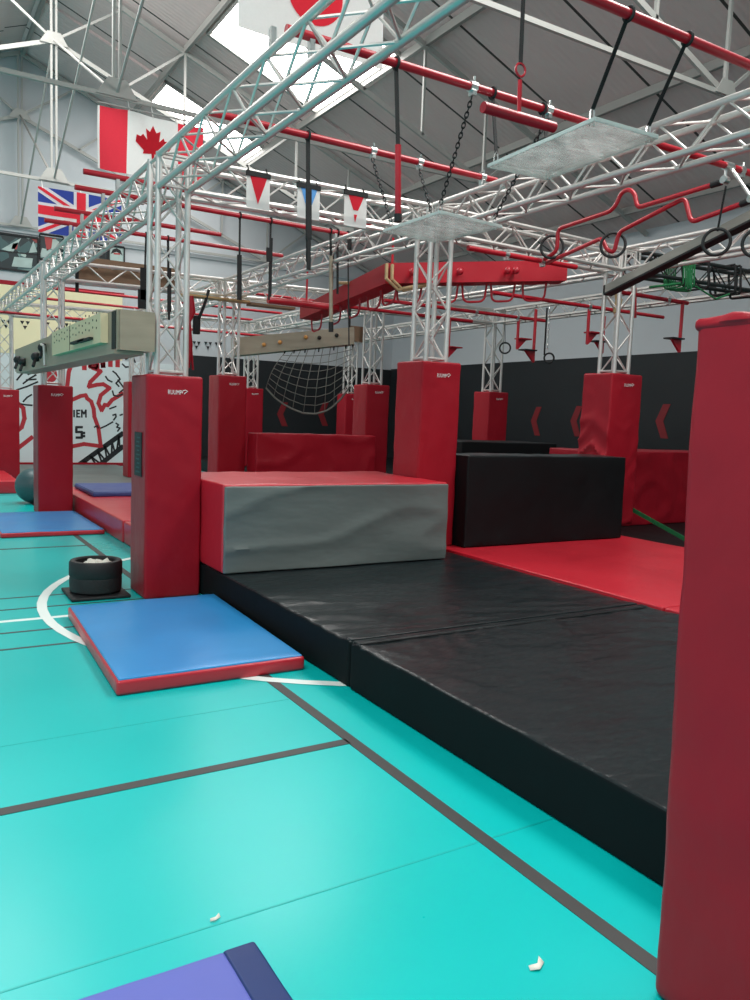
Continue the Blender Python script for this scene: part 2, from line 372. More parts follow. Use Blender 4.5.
# ceiling with skylight openings
def slope(xs, ys, skip):
    b = MB()
    for i in range(len(xs)-1):
        for j in range(len(ys)-1):
            if (i, j) in skip: continue
            b.add([(x, y, roofz(x)) for x, y in ((xs[i], ys[j]), (xs[i+1], ys[j]), (xs[i+1], ys[j+1]), (xs[i], ys[j+1]))], [(0, 1, 2, 3)])
    return b
b = slope([RX, 5.58, 8.05, XW], [-6, 0, 6, 13.0, 16.4, 19.3, 20.75, YW], {(1, 1), (1, 3), (1, 5)})
b2 = slope([-8.4, -3.2, -.4, -.2, 2.3, RX], [-6, -2.5, 3.0, 12, 17.3, YW], {(1, 1), (3, 3)})
b.add(b2.v, b2.f)
ce = struct(b.build('ceiling', K['roof'], smooth=False))
md = ce.modifiers.new('thickness', 'SOLIDIFY'); md.thickness = .06; md.offset = -1
for k, (x0, x1, y0, y1) in enumerate(((5.58, 8.05, 13, 16.4), (5.58, 8.05, 19.3, 20.75), (5.58, 8.05, 0, 6), (-3.2, -.4, -2.5, 3.0), (-.2, 2.3, 12, 17.3))):  # last three are unseen, placed and sized for the light they give
    w = MB().add([(x, y, roofz(x)+.02) for x, y in ((x0, y0), (x0, y1), (x1, y1), (x1, y0))], [(0, 1, 2, 3)]).build('window_%d' % (k+1), K['glaze'], smooth=False); struct(w)
    f = MB()
    for p, q in (((x0, y0), (x1, y0)), ((x1, y0), (x1, y1)), ((x1, y1), (x0, y1)), ((x0, y1), (x0, y0))):
        f.bar((p[0], p[1], roofz(p[0])-.02), (q[0], q[1], roofz(q[0])-.02), .07, .09)
    f.build('window_frame', K['purlin'], w)
for k, x in enumerate((2.9, 5.43, 8.06, 10.7, 13.2, .2, -2.4, -5)):
    b = MB().bar((x, -5.8, roofz(x)-.09), (x, YW-.02, roofz(x)-.09), .07, .14)
    struct(b.build('trim_%d' % (k+1), K['purlin']))

# roof trusses
def roof_truss(Y, label):
    t = thing('roof_truss', label, 'roof truss', (RX, Y, 6.0), 'steel roof trusses')
    kz = 8.65; w = .045
    def P(x, z): return V((x, Y, z))
    def mir(x): return 2*RX-x
    lowz = lambda x: kz-.4*(x-RX)
    for sgn in (1, -1):
        X = (lambda x: x) if sgn > 0 else mir
        MB().bar(P(X(RX), RZ-.15), P(X(XW-.05), roofz(XW)-.13), .06, .09).build('rafter', K['steelwhite'], t)
        MB().bar(P(X(RX), kz), P(X(9.45), 6.0), w, .08).build('tie', K['steelwhite'], t)
        for (x0, z0, x1, z1) in ((RX, kz, 4.15, roofz(4.15)-.15), (4.19, lowz(4.19), 5.43, roofz(5.43)-.15), (5.43, roofz(5.43)-.15, 5.43, lowz(5.43)), (6.84, lowz(6.84), 8.06, roofz(8.06)-.15),
                                 (8.06, roofz(8.06)-.15, 8.06, lowz(8.06)), (9.45, 6.0, 9.45, roofz(9.45)-.15), (9.45, 6.0, 10.7, roofz(10.7)-.15)):
            MB().bar(P(X(x0), z0), P(X(x1), z1), .045, .045).build('strut', K['steelwhite'], t)
    MB().bar(P(mir(9.45), 6.0), P(9.45, 6.0), .05, .06).build('bottom_chord', K['steelwhite'], t)
    kp = MB()
    for d in (-.045, .045): kp.bar(P(RX+d, 6.0), P(RX+d, RZ-.1), .035, .07)
    kp.build('king_post', K['steelwhite'], t)
    for (x, z, s) in ((RX, kz, .24), (RX, 6.08, .26), (9.45, 6.05, .2), (mir(9.45), 6.05, .2)):
        MB().poly([(x-s*1.1, Y-.05, z-s*.35), (x+s*1.1, Y-.05, z-s*.35), (x+s*.5, Y-.05, z+s*.6), (x-s*.5, Y-.05, z+s*.6)], (0, .02, 0)).build('gusset_plate', K['steelwhite'], t, smooth=False)
    return t
TY = (7.15, 12.2, 17.4, 22.25)
for Y, l in zip(TY, ('pale steel roof truss nearest the camera, at the top right above the acrylic panels', 'pale steel roof truss carrying the red and white maple leaf flag', 'pale steel roof truss carrying the blue crossed flag', 'pale steel roof truss tight against the end wall')): roof_truss(Y, l)
k = 0
for i in range(3):
    for (za, zb) in ((6.05, 8.65), (8.65, 6.05)):
        b = MB().tube([(RX, TY[i]+.03, za), (RX, TY[i+1]-.03, zb)], .022, 6)
        l = 'steel brace rod '+['over the two nearest roof trusses', 'behind the maple leaf flag truss', 'by the end wall roof truss'][i]+[', rising', ', falling'][k % 2]+' towards the end wall'
        tag(b.build('brace_rod', K['steelwhite' if k % 2 else 'purlin'], origin=(RX, TY[i]+.03, za)), l, 'brace', 'ridge brace rods'); k += 1

# ================================================================ TRUSS GRID
D = .123
def truss(name, p, q, label, cat, m_=None, seg=8, group=None, pitch=.285):
    m_ = m_ or K['alu']; p = V(p); q = V(q); d = (q-p); L = d.length; d.normalize()
    t = thing(name, label, cat, p if p.z <= q.z else q, group)
    if abs(d.z) > .9: a, c = V((1, 0, 0)), V((0, 1, 0))
    else: c = V((0, 0, 1)); a = d.cross(c).normalized()
    co = [(-1, -1), (1, -1), (1, 1), (-1, 1)]
    for (i, j) in co:
        o = a*i*D+c*j*D; MB().tube([p+o, q+o], .0255, seg).build('chord', m_, t)
    n = max(2, int(round(L/pitch))); n += n % 2
    for f in range(4):
        o0 = a*co[f][0]*D+c*co[f][1]*D; o1 = a*co[(f+1) % 4][0]*D+c*co[(f+1) % 4][1]*D
        b = MB(); bs = 6 if seg > 6 else 5
        s = f % 2
        for i in range(n):
            b.tube([p+d*(L*(i)/n)+(o0 if (i+s) % 2 else o1), p+d*(L*(i+1)/n)+(o1 if (i+s) % 2 else o0)], .0095, bs, cap=False)
        for e in (p+d*.03, q-d*.03): b.tube([e+o0, e+o1], .014, bs, cap=False)
        b.build('lattice', m_, t)
    return t
ZB = 3.53
def zn(x): return 3.53+(.05*min(1, max(0, (x-2.1)/2.6)))+(.05*min(1, max(0, (x-4.75)/2.7)))
cols = {   # name: (x, y, pad base z)
 'a1': (2.013, 6.845, 0), 'a2': (2.02, 12.62, 0), 'a3': (2.013, 18.39, 0),
 'b1': (4.735, 6.86, .3), 'b2': (4.722, 12.615, .3), 'b3': (4.722, 18.39, .042),
 'c1': (7.76, 7.16, .37), 'c2': (7.469, 12.615, .3), 'c3': (7.469, 18.39, .3),
 'd2': (10.12, 12.45, .3), 'd3': (10.23, 18.39, .3)}
PH = 1.88; PW = .24
def ph(k): return PH+(.26 if k == 'b3' else 0)
desc = {
 'a1': 'with a black sticker on its side, behind the blue floor mat', 'a2': 'standing behind the far blue mat, beside the grey ball', 'a3': 'at the left edge of the photo, farthest in the left row',
 'b1': 'rising behind the right end of the grey and red vault box', 'b2': 'left of the long red vault box', 'b3': 'seen as a sliver just left of the stickered pillar, against the mural',
 'c1': 'wrinkled, behind the black vault box', 'c2': 'at the right end of the long red vault box', 'c3': 'dark, under the left end of the cargo net', 'd2': 'against the black wall, above the left of the black vault box', 'd3': 'dark, under the right end of the cargo net'}
cdesc = {'a1': 'above the stickered pillar pad', 'a2': 'above the pad behind the far blue mat', 'a3': 'at the left edge of the photo', 'b1': 'under the clear acrylic panel', 'b2': 'left of the steel beam with orange holds', 'b3': 'behind the stickered pillar',
 'c1': 'above the wrinkled pad behind the black vault box', 'c2': 'right of the cargo net', 'c3': 'behind the left end of the cargo net', 'd2': 'against the right hand wall', 'd3': 'behind the right end of the cargo net'}
def logo(x, y, z, w, parent):
    """small white word mark with a swoosh, on a face towards -Y"""
    t = text_mb('RUUMP', 1); xs = [v.x for v in t.v]; k = w*.68/(max(xs)-min(xs)); b = MB()
    b.v = [V((x+(v.x-min(xs))*k, y, z+v.y*k*1.5)) for v in t.v]; b.f = t.f
    b.tube([(x+w*.70, y, z+.012), (x+w*.74, y, z+.034), (x+w*.86, y, z+.040), (x+w*.98, y, z+.030), (x+w*.88, y, z+.020), (x+w*.80, y, z+.006)], .0028, 4)
    b.build('logo', K['white'], parent, smooth=False)
def pad(key, amp=.006, shear=None, x=None, y=None, lg=True, wx=PW):
    x, y, zb = cols[key]; k0 = key in ('a1', 'b1', 'c1')
    t = thing('pillar_pad', 'red pillar pad '+desc[key], 'pillar pad', (x, y, zb), 'red pillar pads')
    MB().soft((x-wx, y-PW, zb), (x+wx, y+PW, zb+ph(key)), .022, .035 if k0 else .07, amp, 4, hash(key) % 17 if False else sum(map(ord, key)), shear).build('cover', K['red'], t)
    if lg: logo(x-.06, y-PW-.006, zb+ph(key)-.155, .17, t)
    return t
def saggy(p):
    x, y, zb = cols['c1']; s = (p.z-zb)/PH; q = V(p)
    if p.x < x-.2: q.x -= .045*(1-s)+.05*max(0, min(1, (.85-s)*3))*(ridge((p.y*1.2, 3, p.z*3.2+abs(p.y-y)*2.4))-.2)
    if p.y < y-.2: q.y -= .014*max(0, min(1, (.85-s)*3))*(ridge((p.x*1.5, 7, p.z*3.2-abs(p.x-x)*2))-.2)
    return q
def creased(p):
    q = V(p); n_ = .006*ridge((p.x*1.3+p.y*1.3, 5, p.z*2.6+p.x*1.5))
    q.y -= n_; return q
for k in cols:
    t = pad(k, .004 if k[0] == 'a' else .006, saggy if k == 'c1' else creased, wx=.27 if k == 'c1' else PW)
    if k == 'a1':
        x = cols[k][0]-PW-.009; y = cols[k][1]
        st_ = MB().box((x, y-.14, 1.03), (x+.006, y+.08, 1.40)).build('sticker', K['rubber'], t)
        b = MB()
        for i in range(9): b.box((x-.002, y-.10+.015*(i % 2), 1.06+i*.036), (x, y+.03-.02*(i % 3), 1.06+i*.036+.012))
        b.build('sticker_print', K['teal'], st_)
    x, y, zb = cols[k]
    truss('truss_column', (x, y, zb+ph(k)+.004), (x, y, zn(x)+.145), 'aluminium lattice truss column '+cdesc[k], 'truss column', None, 10 if k in ('a1', 'b1', 'c1') else 6, 'lattice truss columns')
# foreground pad (leans a little)
zt = PH
def lean(p): return p+V((.040*(1-p.z/zt), 0, 0))
fx, fy = 2.012, 1.137
t = thing('pillar_pad', 'huge red vinyl pillar pad cropped by the right edge of the photo, nearest the camera', 'pillar pad', (fx, fy, 0), 'red pillar pads')
MB().soft((fx-PW, fy-PW, 0), (fx+PW, fy+PW, PH+.005), .03, .05, .006, 4, 31, lean).build('cover', K['red'], t)
MB().soft((fx-PW-.003, fy-PW-.003, PH-.03), (fx+PW+.003, fy+PW+.003, PH+.008), .018, .03, .010, 14, 5).build('top_flap', K['red'], t)

g = 'horizontal truss beams'
def beam(p, q, label, m_=None, seg=8):
    p = V((p[0], p[1], zn(p[0]))); q = V((q[0], q[1], zn(q[0]))); d = (q-p).normalized()
    truss('truss_beam', p+d*.155, q-d*.155, label, 'truss beam', m_, seg, g)
c = cols
beam((2.013, .6), c['a1'], 'large aluminium truss beam from the top edge of the photo down to the column above the stickered pillar', seg=12)
beam(c['a1'], c['a2'], 'aluminium truss beam running from the stickered pillar column back past the blue crossed flag', seg=10)
beam(c['a2'], c['a3'], 'aluminium truss beam at the far left, running to the left edge of the photo', seg=6)
beam((4.735, .6), c['b1'], 'bright aluminium truss beam under the upper acrylic panel, running to the upper right', seg=12)
beam(c['b1'], c['b2'], 'aluminium truss beam leading away to the left behind the lower acrylic panel', seg=8)
beam(c['b2'], c['b3'], 'aluminium truss beam far behind, left of the cargo net', seg=6)
beam((7.76, .6), c['c1'], 'bright aluminium truss beam behind the bent red rails at the right', seg=10)
beam(c['c1'], c['c2'], 'aluminium truss beam below the red box beam, leading back to the column right of the cargo net', seg=8)
beam(c['c2'], c['c3'], 'aluminium truss beam above the steel beam with orange holds', seg=6)
beam((10.2, .6), c['d2'], 'aluminium truss beam along the right wall, behind the hanging red pedals', seg=6)
beam(c['d2'], c['d3'], 'aluminium truss beam along the right wall at the far end', seg=6)
beam(c['a1'], c['b1'], 'aluminium truss beam hung with three small pennants', seg=8)
beam(c['b1'], c['c1'], 'aluminium truss beam behind the black rings, from the acrylic panel to the right', seg=8)
beam(c['c1'], (10.2, 7.0), 'black painted truss beam tied with green straps at the right', K['blacktruss'], 8)
beam(c['a2'], c['b2'], 'aluminium truss beam with brown boards inside it, behind the stickered pillar column', seg=8)
beam(c['b2'], c['c2'], 'aluminium truss beam behind the left arm of the red box beam', seg=6)
beam(c['c2'], c['d2'], 'aluminium truss beam behind the right arm of the red box beam, far back', seg=6)
beam(c['a3'], c['b3'], 'aluminium truss beam in front of the cream wall strip', seg=6)
beam(c['b3'], c['c3'], 'aluminium truss beam far back above the black wall padding', seg=6)
beam(c['c3'], c['d3'], 'aluminium truss beam farthest back, behind the cargo net', seg=6)

# ================================================================ MATS AND BLOCKS
def single(mb, name, material, label, cat, origin, group=None): return tag(mb.build(name, material, origin=origin), label, cat, group)
def wrink(lo, hi, r, step, amp, freq, seed, sh=None): return MB().soft(lo, hi, r, step, amp, freq, seed, sh)
t = thing('crash_mat', 'large black vinyl crash mat in the right foreground, in front of the seam', 'crash mat', (3.5, 2.2, 0), 'black crash mats')
shaded_sides(wrink((2.27, .35, 0), (4.775, 3.965, .285), .02, .03, .004, 2.8, 3, near_folds).build('cover', K['black'], t), K['blackshaded'])
b = MB()
b.bar((2.3, 3.885, .2885), (4.74, 3.885, .2885), .008, .004)
b.build('stitching', K['rubber'], t)
MB().soft((2.285, 3.895, .277), (4.75, 3.962, .293), .007, .05, .002, 8, 4).build('seam_flap', K['black'], t)
t = thing('crash_mat', 'black vinyl crash mat between the seam and the grey vault box', 'crash mat', (3.5, 5, 0), 'black crash mats')
shaded_sides(wrink((2.275, 3.985, 0), (4.775, 7.45, .280), .02, .03, .004, 2.8, 9, far_folds).build('cover', K['black'], t), K['blackshaded'])
MB().soft((2.29, 3.99, .276), (4.75, 4.06, .291), .007, .05, .002, 8, 2).build('seam_flap', K['black'], t)
t = thing('landing_mat', 'red vinyl landing mat beside the black mats, in front of the black vault box', 'landing mat', (6.1, 5.5, 0), 'red landing mats')
wrink((4.795, 3.80, 0), (7.50, 7.60, .30), .012, .09, .003, 2, 11).build('cover', K['redmat'], t)
b = MB().box((4.79, 3.795, .262), (4.797, 7.5, .272)); b.build('piping', K['red'], t)
single(wrink((4.795, .4, 0), (7.5, 3.785, .30), .012, .12, .003, 2, 12), 'landing_mat', K['redmat'], 'red vinyl landing mat mostly hidden behind the nearest pillar pad', 'landing mat', (6.1, 2.2, 0), 'red landing mats')
single(wrink((7.52, .4, 0), (12.5, 9.6, .16), .02, .3, .004, 2, 13), 'crash_mat', K['blackblock'], 'low black mat in the gap under the green strap at the right', 'crash mat', (10, 5, 0), 'black crash mats')
t = thing('vault_box', 'red vault box with a grey vinyl front, standing on the black mat', 'vault box', (3.4, 6.7, .285), 'padded vault boxes')
wrink((2.262, 6.095, .286), (4.485, 7.42, 1.015), .018, .07, .006, 3, 5).build('body', K['redmat'], t)
MB().soft((2.268, 6.062, .288), (4.48, 6.098, 1.00), .012, .03, .003, 3.2, 8, drape(.020, .5, 1.1, 2.6, 3, 6.09)).build('front_panel', K['grey'], t)
shaded_sides(single(wrink((4.985, 6.44, .302), (7.30, 6.90, 1.255), .02, .05, .008, 3, 6), 'vault_box', K['black'], 'big black vinyl vault box standing on the red landing mat', 'vault box', (6.2, 6.7, .3), 'padded vault boxes'), K['blackblock'])  # glossy lighter black on top, darker sides: shading put into the colours
single(wrink((4.98, 11.95, .296), (7.21, 12.36, 1.275), .02, .05, .010, 2.6, 7, drape(.03, .9, .9, 1.6, 5, 12.1)), 'vault_box', K['red'], 'long red vinyl vault box between two pillar pads in the middle distance', 'vault box', (6.1, 12.15, .296), 'padded vault boxes')
single(wrink((8.3, 8.0, .162), (11.2, 8.8, 1.255), .02, .06, .010, 2.4, 8, drape(.03, 1.2, .9, 1.6, 9, 8.2)), 'vault_box', K['red'], 'red vinyl vault box behind the green strap at the right', 'vault box', (9.8, 8.4, .16), 'padded vault boxes')
single(wrink((7.75, 10.2, .296), (9.8, 11.2, 1.27), .02, .15, .006, 2.4, 9), 'vault_box', K['blackblock'], 'dark vault box behind the tall pad at the end of the grey box', 'vault box', (8.8, 10.7, .296), 'padded vault boxes')
def floor_mat(lo, hi, label, seed, top='blue', side='redmat', shear=None):
    t = thing('floor_mat', label, 'mat', ((lo[0]+hi[0])/2, (lo[1]+hi[1])/2, lo[2]), 'blue floor mats')
    MB().soft(lo, (hi[0], hi[1], hi[2]-.010), .02, .06, .003, 6, seed, shear).build('side_band', K[side], t)
    MB().soft((lo[0]+.012, lo[1]+.012, hi[2]-.022), (hi[0]-.012, hi[1]-.012, hi[2]), .012, .06, .003, 4, seed+1, shear).build('top_sheet', K[top], t); return t
floor_mat((1.065, 4.39, 0), (2.225, 6.24, .098), 'blue floor mat with red sides in front of the stickered pillar', 1, shear=lambda p: p+V((.035*((p.y-4.39)/1.85*2-1), 0, 0)))
floor_mat((1.06, 10.28, 0), (2.26, 12.22, .07), 'blue floor mat with red sides at the far left, by the second pillar', 2)
floor_mat((2.5, 12.15, .272), (4.2, 13.6, .345), 'dark blue mat lying on top of the far red mat', 3, 'duskblue', 'duskblue')
t = thing('floor_mat', 'faded blue mat with a navy edge, cropped by the bottom of the photo', 'mat', (.1, 1.3, 0), 'blue floor mats')
MB().soft((-.75, .6, 0), (.79, 2.05, .05), .012, .08, .003, 4, 6).build('top_sheet', K['purple'], t)
MB().soft((.782, .598, 0), (.885, 2.052, .052), .012, .05, .002, 4, 6).build('edge_strip', K['navy'], t)
single(wrink((2.30, 9.56, 0), (4.45, 13.75, .27), .02, .1, .006, 2, 21), 'landing_mat', K['redmat'], 'long red mat under the dark blue mat, left of the stickered pillar', 'landing mat', (3.4, 11.6, 0), 'red landing mats')
single(wrink((2.31, 7.6, 0), (4.45, 9.52, .262), .02, .1, .006, 2, 22), 'landing_mat', K['redmat'], 'shorter red mat just behind the stickered pillar', 'landing mat', (3.4, 8.5, 0), 'red landing mats')
single(wrink((1.0, 15.4, 0), (1.9, 17.6, .24), .03, .1, .012, 2, 23), 'landing_mat', K['redmat'], 'red mat at the far left edge behind the grey ball', 'landing mat', (1.45, 16.5, 0), 'red landing mats')
single(wrink((4.47, 9.7, 0), (13.9, 13.0, .292), .02, .4, .004, 1, 31), 'crash_mat', K['blackblock'], 'black matting under the long red vault box in the middle distance', 'crash mat', (9, 11, 0), 'black crash mats')
single(wrink((7.0, 13.03, 0), (13.9, 22.3, .292), .02, .4, .004, 1, 32), 'crash_mat', K['blackblock'], 'black matting farthest back, below the cargo net', 'crash mat', (10, 17, 0), 'black crash mats')
single(MB().soft((2.3, 13.9, 0), (5.2, 22.3, .04), .01, .3, .002, 1, 2), 'rubber_mat', K['grey'], 'flat grey rubber matting in front of the mural', 'mat', (4.5, 18, 0))
# ball
t = thing('exercise_ball', 'dark grey teal exercise ball behind the far left pillar', 'ball', (1.93, 13.9, 0))
MB().sphere((1.93, 13.9, .285), .285, 32, 20).build('ball', K['ball'], t)
b = MB()
for k in range(-3, 4): b.ring((1.93, 13.9, .285+k*.05), math.sqrt(.285**2-(k*.05)**2)+.0005, .0018, (0, 0, 1), 40, 4)
b.build('grip_ribs', K['ball'], t)
# tub on a square base
t = thing('foam_tub', 'round black foam tub with white paper inside on a square rubber base', 'tub', (1.455, 6.96, 0))
MB().soft((1.215, 6.72, 0), (1.695, 7.195, .03), .012, .1, .002, 5, 1).build('base_plate', K['rubber'], t)
b = MB(); prof = [(.195, .03), (.212, .05), (.214, .15), (.210, .165), (.217, .18), (.216, .285), (.205, .302), (.172, .304), (.160, .293), (.157, .24)]
n = 40
for i in range(n):
    for r, z in prof: b.v.append(V((1.455+r*math.cos(2*PI*i/n), 6.96+r*math.sin(2*PI*i/n), z)))
for i in range(n):
    for j in range(len(prof)-1):
        k = len(prof); b.f.append((i*k+j, ((i+1) % n)*k+j, ((i+1) % n)*k+j+1, i*k+j+1))
b.build('wall', K['rubber'], t)
b = MB()
for i in range(9):
    a = i*2.4; r = .035+.012*i; p = V((1.455+r*math.cos(a)*.8, 6.96+r*math.sin(a)*.8, .245))
    s0 = len(b.v); b.sphere(p, .05, 9, 6)
    for v in b.v[s0:]: v += noise.noise_vector(v*30)*.018
b.build('paper_filling', K['paper'], t)
# scraps on the floor
for i, (x, y, l) in enumerate(((1.60, 1.61, 'tiny torn paper scrap on the turquoise floor near the bottom right'), (.84, 2.26, 'tiny pale speck of litter on the turquoise floor above the cropped mat'))):
    s = .03-.012*i; q = V((x, y, .003))
    b = MB().add([q+V((-s, 0, 0)), q+V((-.2*s, -.5*s, .006)), q+V((s, .2*s, .002)), q+V((.9*s, .9*s, .01)), q+V((.1*s, .2*s, .008)), q+V((-.8*s, .5*s, .004))], [(0, 1, 4, 5), (1, 2, 3, 4)])
    o = single(b, 'paper_scrap', K['paper'], l, 'litter', q); md = o.modifiers.new('thickness', 'SOLIDIFY'); md.thickness = .001

# green strap low on the right
p0 = aY(624, 505, 7.1); p1 = aY(684, 543, 6.2)
p1 = p1+(p1-p0)*.35; p1.z = .185
single(MB().bar(p0, p1, .012, .05), 'tie_strap', K['green'], 'green webbing strap slanting down in front of the red box at the right', 'strap', p0)

# ================================================================ RED PIPES
ZP = 3.80; RP = .027
def clamp(b, p):
    p = V(p); b.tube([p-V((.026, 0, 0)), p+V((.026, 0, 0))], .036, 12); b.tube([p+V((0, -.02, .03)), p+V((0, -.02, .06))], .008, 6)
    b.box(p+V((-.016, -.03, -.06)), p+V((.016, .02, -.03)))
def pipe(x0, x1, y, label, z=ZP, r=RP, clamps=(), caps=True):
    t = thing('scaffold_pipe', label, 'pipe', (x0, y, z), 'red scaffold pipes')
    MB().tube([(x0, y, z), (x1, y, z)], r, 14).build('tube', K['pipe'], t)
    if z == ZP:
        for xb in (2.02, 4.735, 7.62):
            if x0 < xb < x1:
                for dx in (-D, D): MB().box((xb+dx-.016, y-.02, zn(xb)+D+.018), (xb+dx+.016, y+.02, ZP-.015)).build('saddle', K['bracket'], t)
    for x in clamps:
        b = MB(); clamp(b, (x, y, z)); b.build('clamp', K['bracket'], t)
    return t
Y1, Y2, Y3 = 3.22, 4.46, 5.97
pipe(1.7, 8.1, Y1, 'red scaffold pipe at the top right of the photo holding the upper acrylic panel', clamps=(2.05, 4.8))
pipe(1.98, 8.1, Y2, 'red scaffold pipe in front of the skylight, holding chains and the bent rails', clamps=(3.33, 4.0, 6.2, 7.6))
pipe(2.05, 4.78, Y3, 'red scaffold pipe above the pennants, holding the lower acrylic panel', clamps=(3.46, 3.93, 4.62))
pipe(1.58, 4.8, 8.15, 'red scaffold pipe with its cut end just below the maple leaf flag')
pipe(1.62, 4.78, 8.78, 'red scaffold pipe passing directly below the three pennants', clamps=(2.3,))
pipe(1.6, 3.56, 9.86, 'red scaffold pipe across the blue crossed flag, upper of the pair')
pipe(1.6, 4.72, 10.55, 'red scaffold pipe across the blue crossed flag, lower of the pair')
pipe(2.3, 7.4, 16.5, 'red scaffold pipe over the cream wall strip, highest of three')
pipe(2.4, 7.4, 18.2, 'red scaffold pipe over the cream wall strip, middle of three')
pipe(1.75, 7.5, 17.3, 'red scaffold pipe low across the cream wall strip, under the far left beam', z=3.352)
pipe(4.8, 7.4, 14.2, 'red scaffold pipe behind the left arm of the red box beam')
pipe(6.9, 10.3, 8.57, 'red scaffold pipe left of the right hand lattice column holding hanging pedals', z=3.32, clamps=(8.7,))
pipe(7.9, 9.3, 7.35, 'red scaffold pipe ending in a black cap right of the lattice column', z=3.31, clamps=(8.9,))
pipe(6.2, 9.35, 10.2, 'red scaffold pipe under the right arm of the red box beam', z=3.31, clamps=(7.9, 8.75))
pipe(5.2, 8.6, 11.2, 'red scaffold pipe far behind the acrylic panel column', z=3.31)
pipe(5.0, 6.5, 6.64, 'short red pipe under the truss beam where the bent rails begin', z=3.335, clamps=(5.5, 6.0))

# ================================================================ HANGING OBSTACLES
def strap_mb(p, q, w=.035, th=.006): return MB().bar(p, q, w, th, up=V((0, 1, 0)) if True else None)
def loop(b, c, r=.036): b.ring(c, r, .009, (1, 0, 0), 16, 6)
# T-bar
t = thing('hanging_bar', 'thick short red bar hanging from a ring and black strap at the top', 'hanging bar', (2.68, Y1, 3.15))
p, q = aY(483, 107, Y1), aY(554, 127.5, Y1)
MB().tube([p, q], .026, 18).build('bar', K['pipe'], t)
s1 = aY(519, 114, Y1); s2 = aY(520, 80, Y1); MB().tube([s1, s2], .011, 8).build('stem', K['pipe'], t)
MB().ring(aY(520.5, 70, Y1), .03, .006, (0, 1, 0), 20, 6).build('ring', K['pipe'], t)
b = strap_mb(aY(520.5, 65, Y1), V((aY(523, 0, Y1).x, Y1, ZP)), .022); loop(b, V((aY(523, 0, Y1).x, Y1, ZP))); b.build('strap', K['strap'], t)
# acrylic panels
def chain_mb(p, q, r=.0045, pitch=.034):
    p = V(p); q = V(q); d = q-p; L = d.length; n = max(2, int(L/pitch)); d.normalize(); a = d.orthogonal().normalized(); c2 = d.cross(a); b = MB()
    for i in range(n):
        m0 = p+d*(L*(i+.5)/n); s = a if i % 2 else c2
        b.tube([m0+d*math.cos(2*PI*k/10)*pitch*.72+s*math.sin(2*PI*k/10)*.0115 for k in range(10)], r, 5, closed=True)
    return b
def panel(quad, th, label, hangers, grp):
    z = quad[0][2]; cxy = sum((V(p) for p in quad), V())/4
    t = thing('acrylic_panel', label, 'panel', cxy, grp)
    MB().hexa([V(p) for p in quad]+[V(p)+V((0, 0, th)) for p in quad]).build('sheet', K['acrylic'], t, smooth=False)
    b = MB()
    for i in range(4):
        p, q = V(quad[i]), V(quad[(i+1) % 4]); b.bar(p+V((0, 0, th/2)), q+V((0, 0, th/2)), .008, th+.002)
    b.build('polished_edge', K['acedge'], t, smooth=False)
    for (cn, top, kind) in hangers:
        c0 = V(quad[cn])+(cxy-V(quad[cn])).normalized()*.06+V((0, 0, th)); top = V(top)
        sh = MB().tube([c0+V((-.018, 0, -.03)), c0+V((-.014, 0, .05)), c0+V((0, 0, .075)), c0+V((.014, 0, .05)), c0+V((.018, 0, -.03))], .005, 6)
        sh.build('shackle', K['bracket'], t)
        b = chain_mb(c0+V((0, 0, .06)), top) if kind == 'chain' else strap_mb(c0+V((0, 0, .06)), top, .026)
        if kind != 'chain': loop(b, top)
        b.build(kind, K['rubber'] if kind == 'chain' else K['strap'], t)
    return t
z1 = 3.09
panel([(3.43, 4.91, z1), (4.05, 4.96, z1), (3.97, 5.72, z1), (3.42, 5.68, z1)], .02, 'scratched clear acrylic panel hung on chains in front of the middle lattice column',
      ((0, (3.33, Y2, ZP-.06), 'chain'), (1, (4.0, Y2, ZP-.06), 'chain'), (2, (3.93, Y3, ZP-.06), 'chain'), (3, (3.46, Y3, ZP-.06), 'chain')), 'clear acrylic panels')
z2 = 3.3
panel([(3.40, 3.40, z2), (3.90, 3.38, z2), (3.96, 4.38, z2), (3.46, 4.42, z2)], .02, 'scratched clear acrylic panel hung from black straps at the top right',
      ((0, (3.42, Y1, ZP), 'strap'), (1, (3.90, Y1, ZP), 'strap'), (2, (3.95, Y2, ZP), 'strap'), (3, (3.50, Y2, ZP), 'strap')), 'clear acrylic panels')
# bent rails
def smooth_path(pts, rad=.06, n=5):
    out = [pts[0]]
    for i in range(1, len(pts)-1):
        a, b, c_ = pts[i-1], pts[i], pts[i+1]; ra = min(rad, (b-a).length*.45, (c_-b).length*.45)
        p = b+(a-b).normalized()*ra; q = b+(c_-b).normalized()*ra
        for k in range(n+1): t_ = k/n; out.append(p*(1-t_)**2+b*2*t_*(1-t_)+q*t_*t_)
    out.append(pts[-1]); return out
def rail(pix, X, label, ends):
    pts = [aX(x, y, X) for x, y in pix]; t = thing('bent_rail', label, 'rail', pts[0], 'bent red climbing rails')
    MB().tube(smooth_path(pts), .021, 12).build('tube', K['pipe'], t)
    for e in ends:
        b = MB().tube([e-V((.03, 0, 0)), e+V((.03, 0, 0))], .032, 12); b.tube([e, V((e.x, Y2, ZP))], .014, 8); b.tube([V((e.x-.025, Y2, ZP)), V((e.x+.025, Y2, ZP))], .036, 12)
        b.build('clamp', K['bracket'], t)
    MB().tube([pts[-1]-(pts[-1]-pts[-2]).normalized()*.1, pts[-1]-(pts[-1]-pts[-2]).normalized()*.005], .028, 10).build('end_sleeve', K['rubber'], t)
    return pts
r1 = rail(((543, 260), (557, 251), (558, 229), (610, 211.5), (616, 205), (621, 193), (629, 189), (635, 194), (637, 208), (722, 182)), 6.0, 'bent red rail with a rounded hump, ending at a silver clamp', [aX(725, 180, 6.0)])
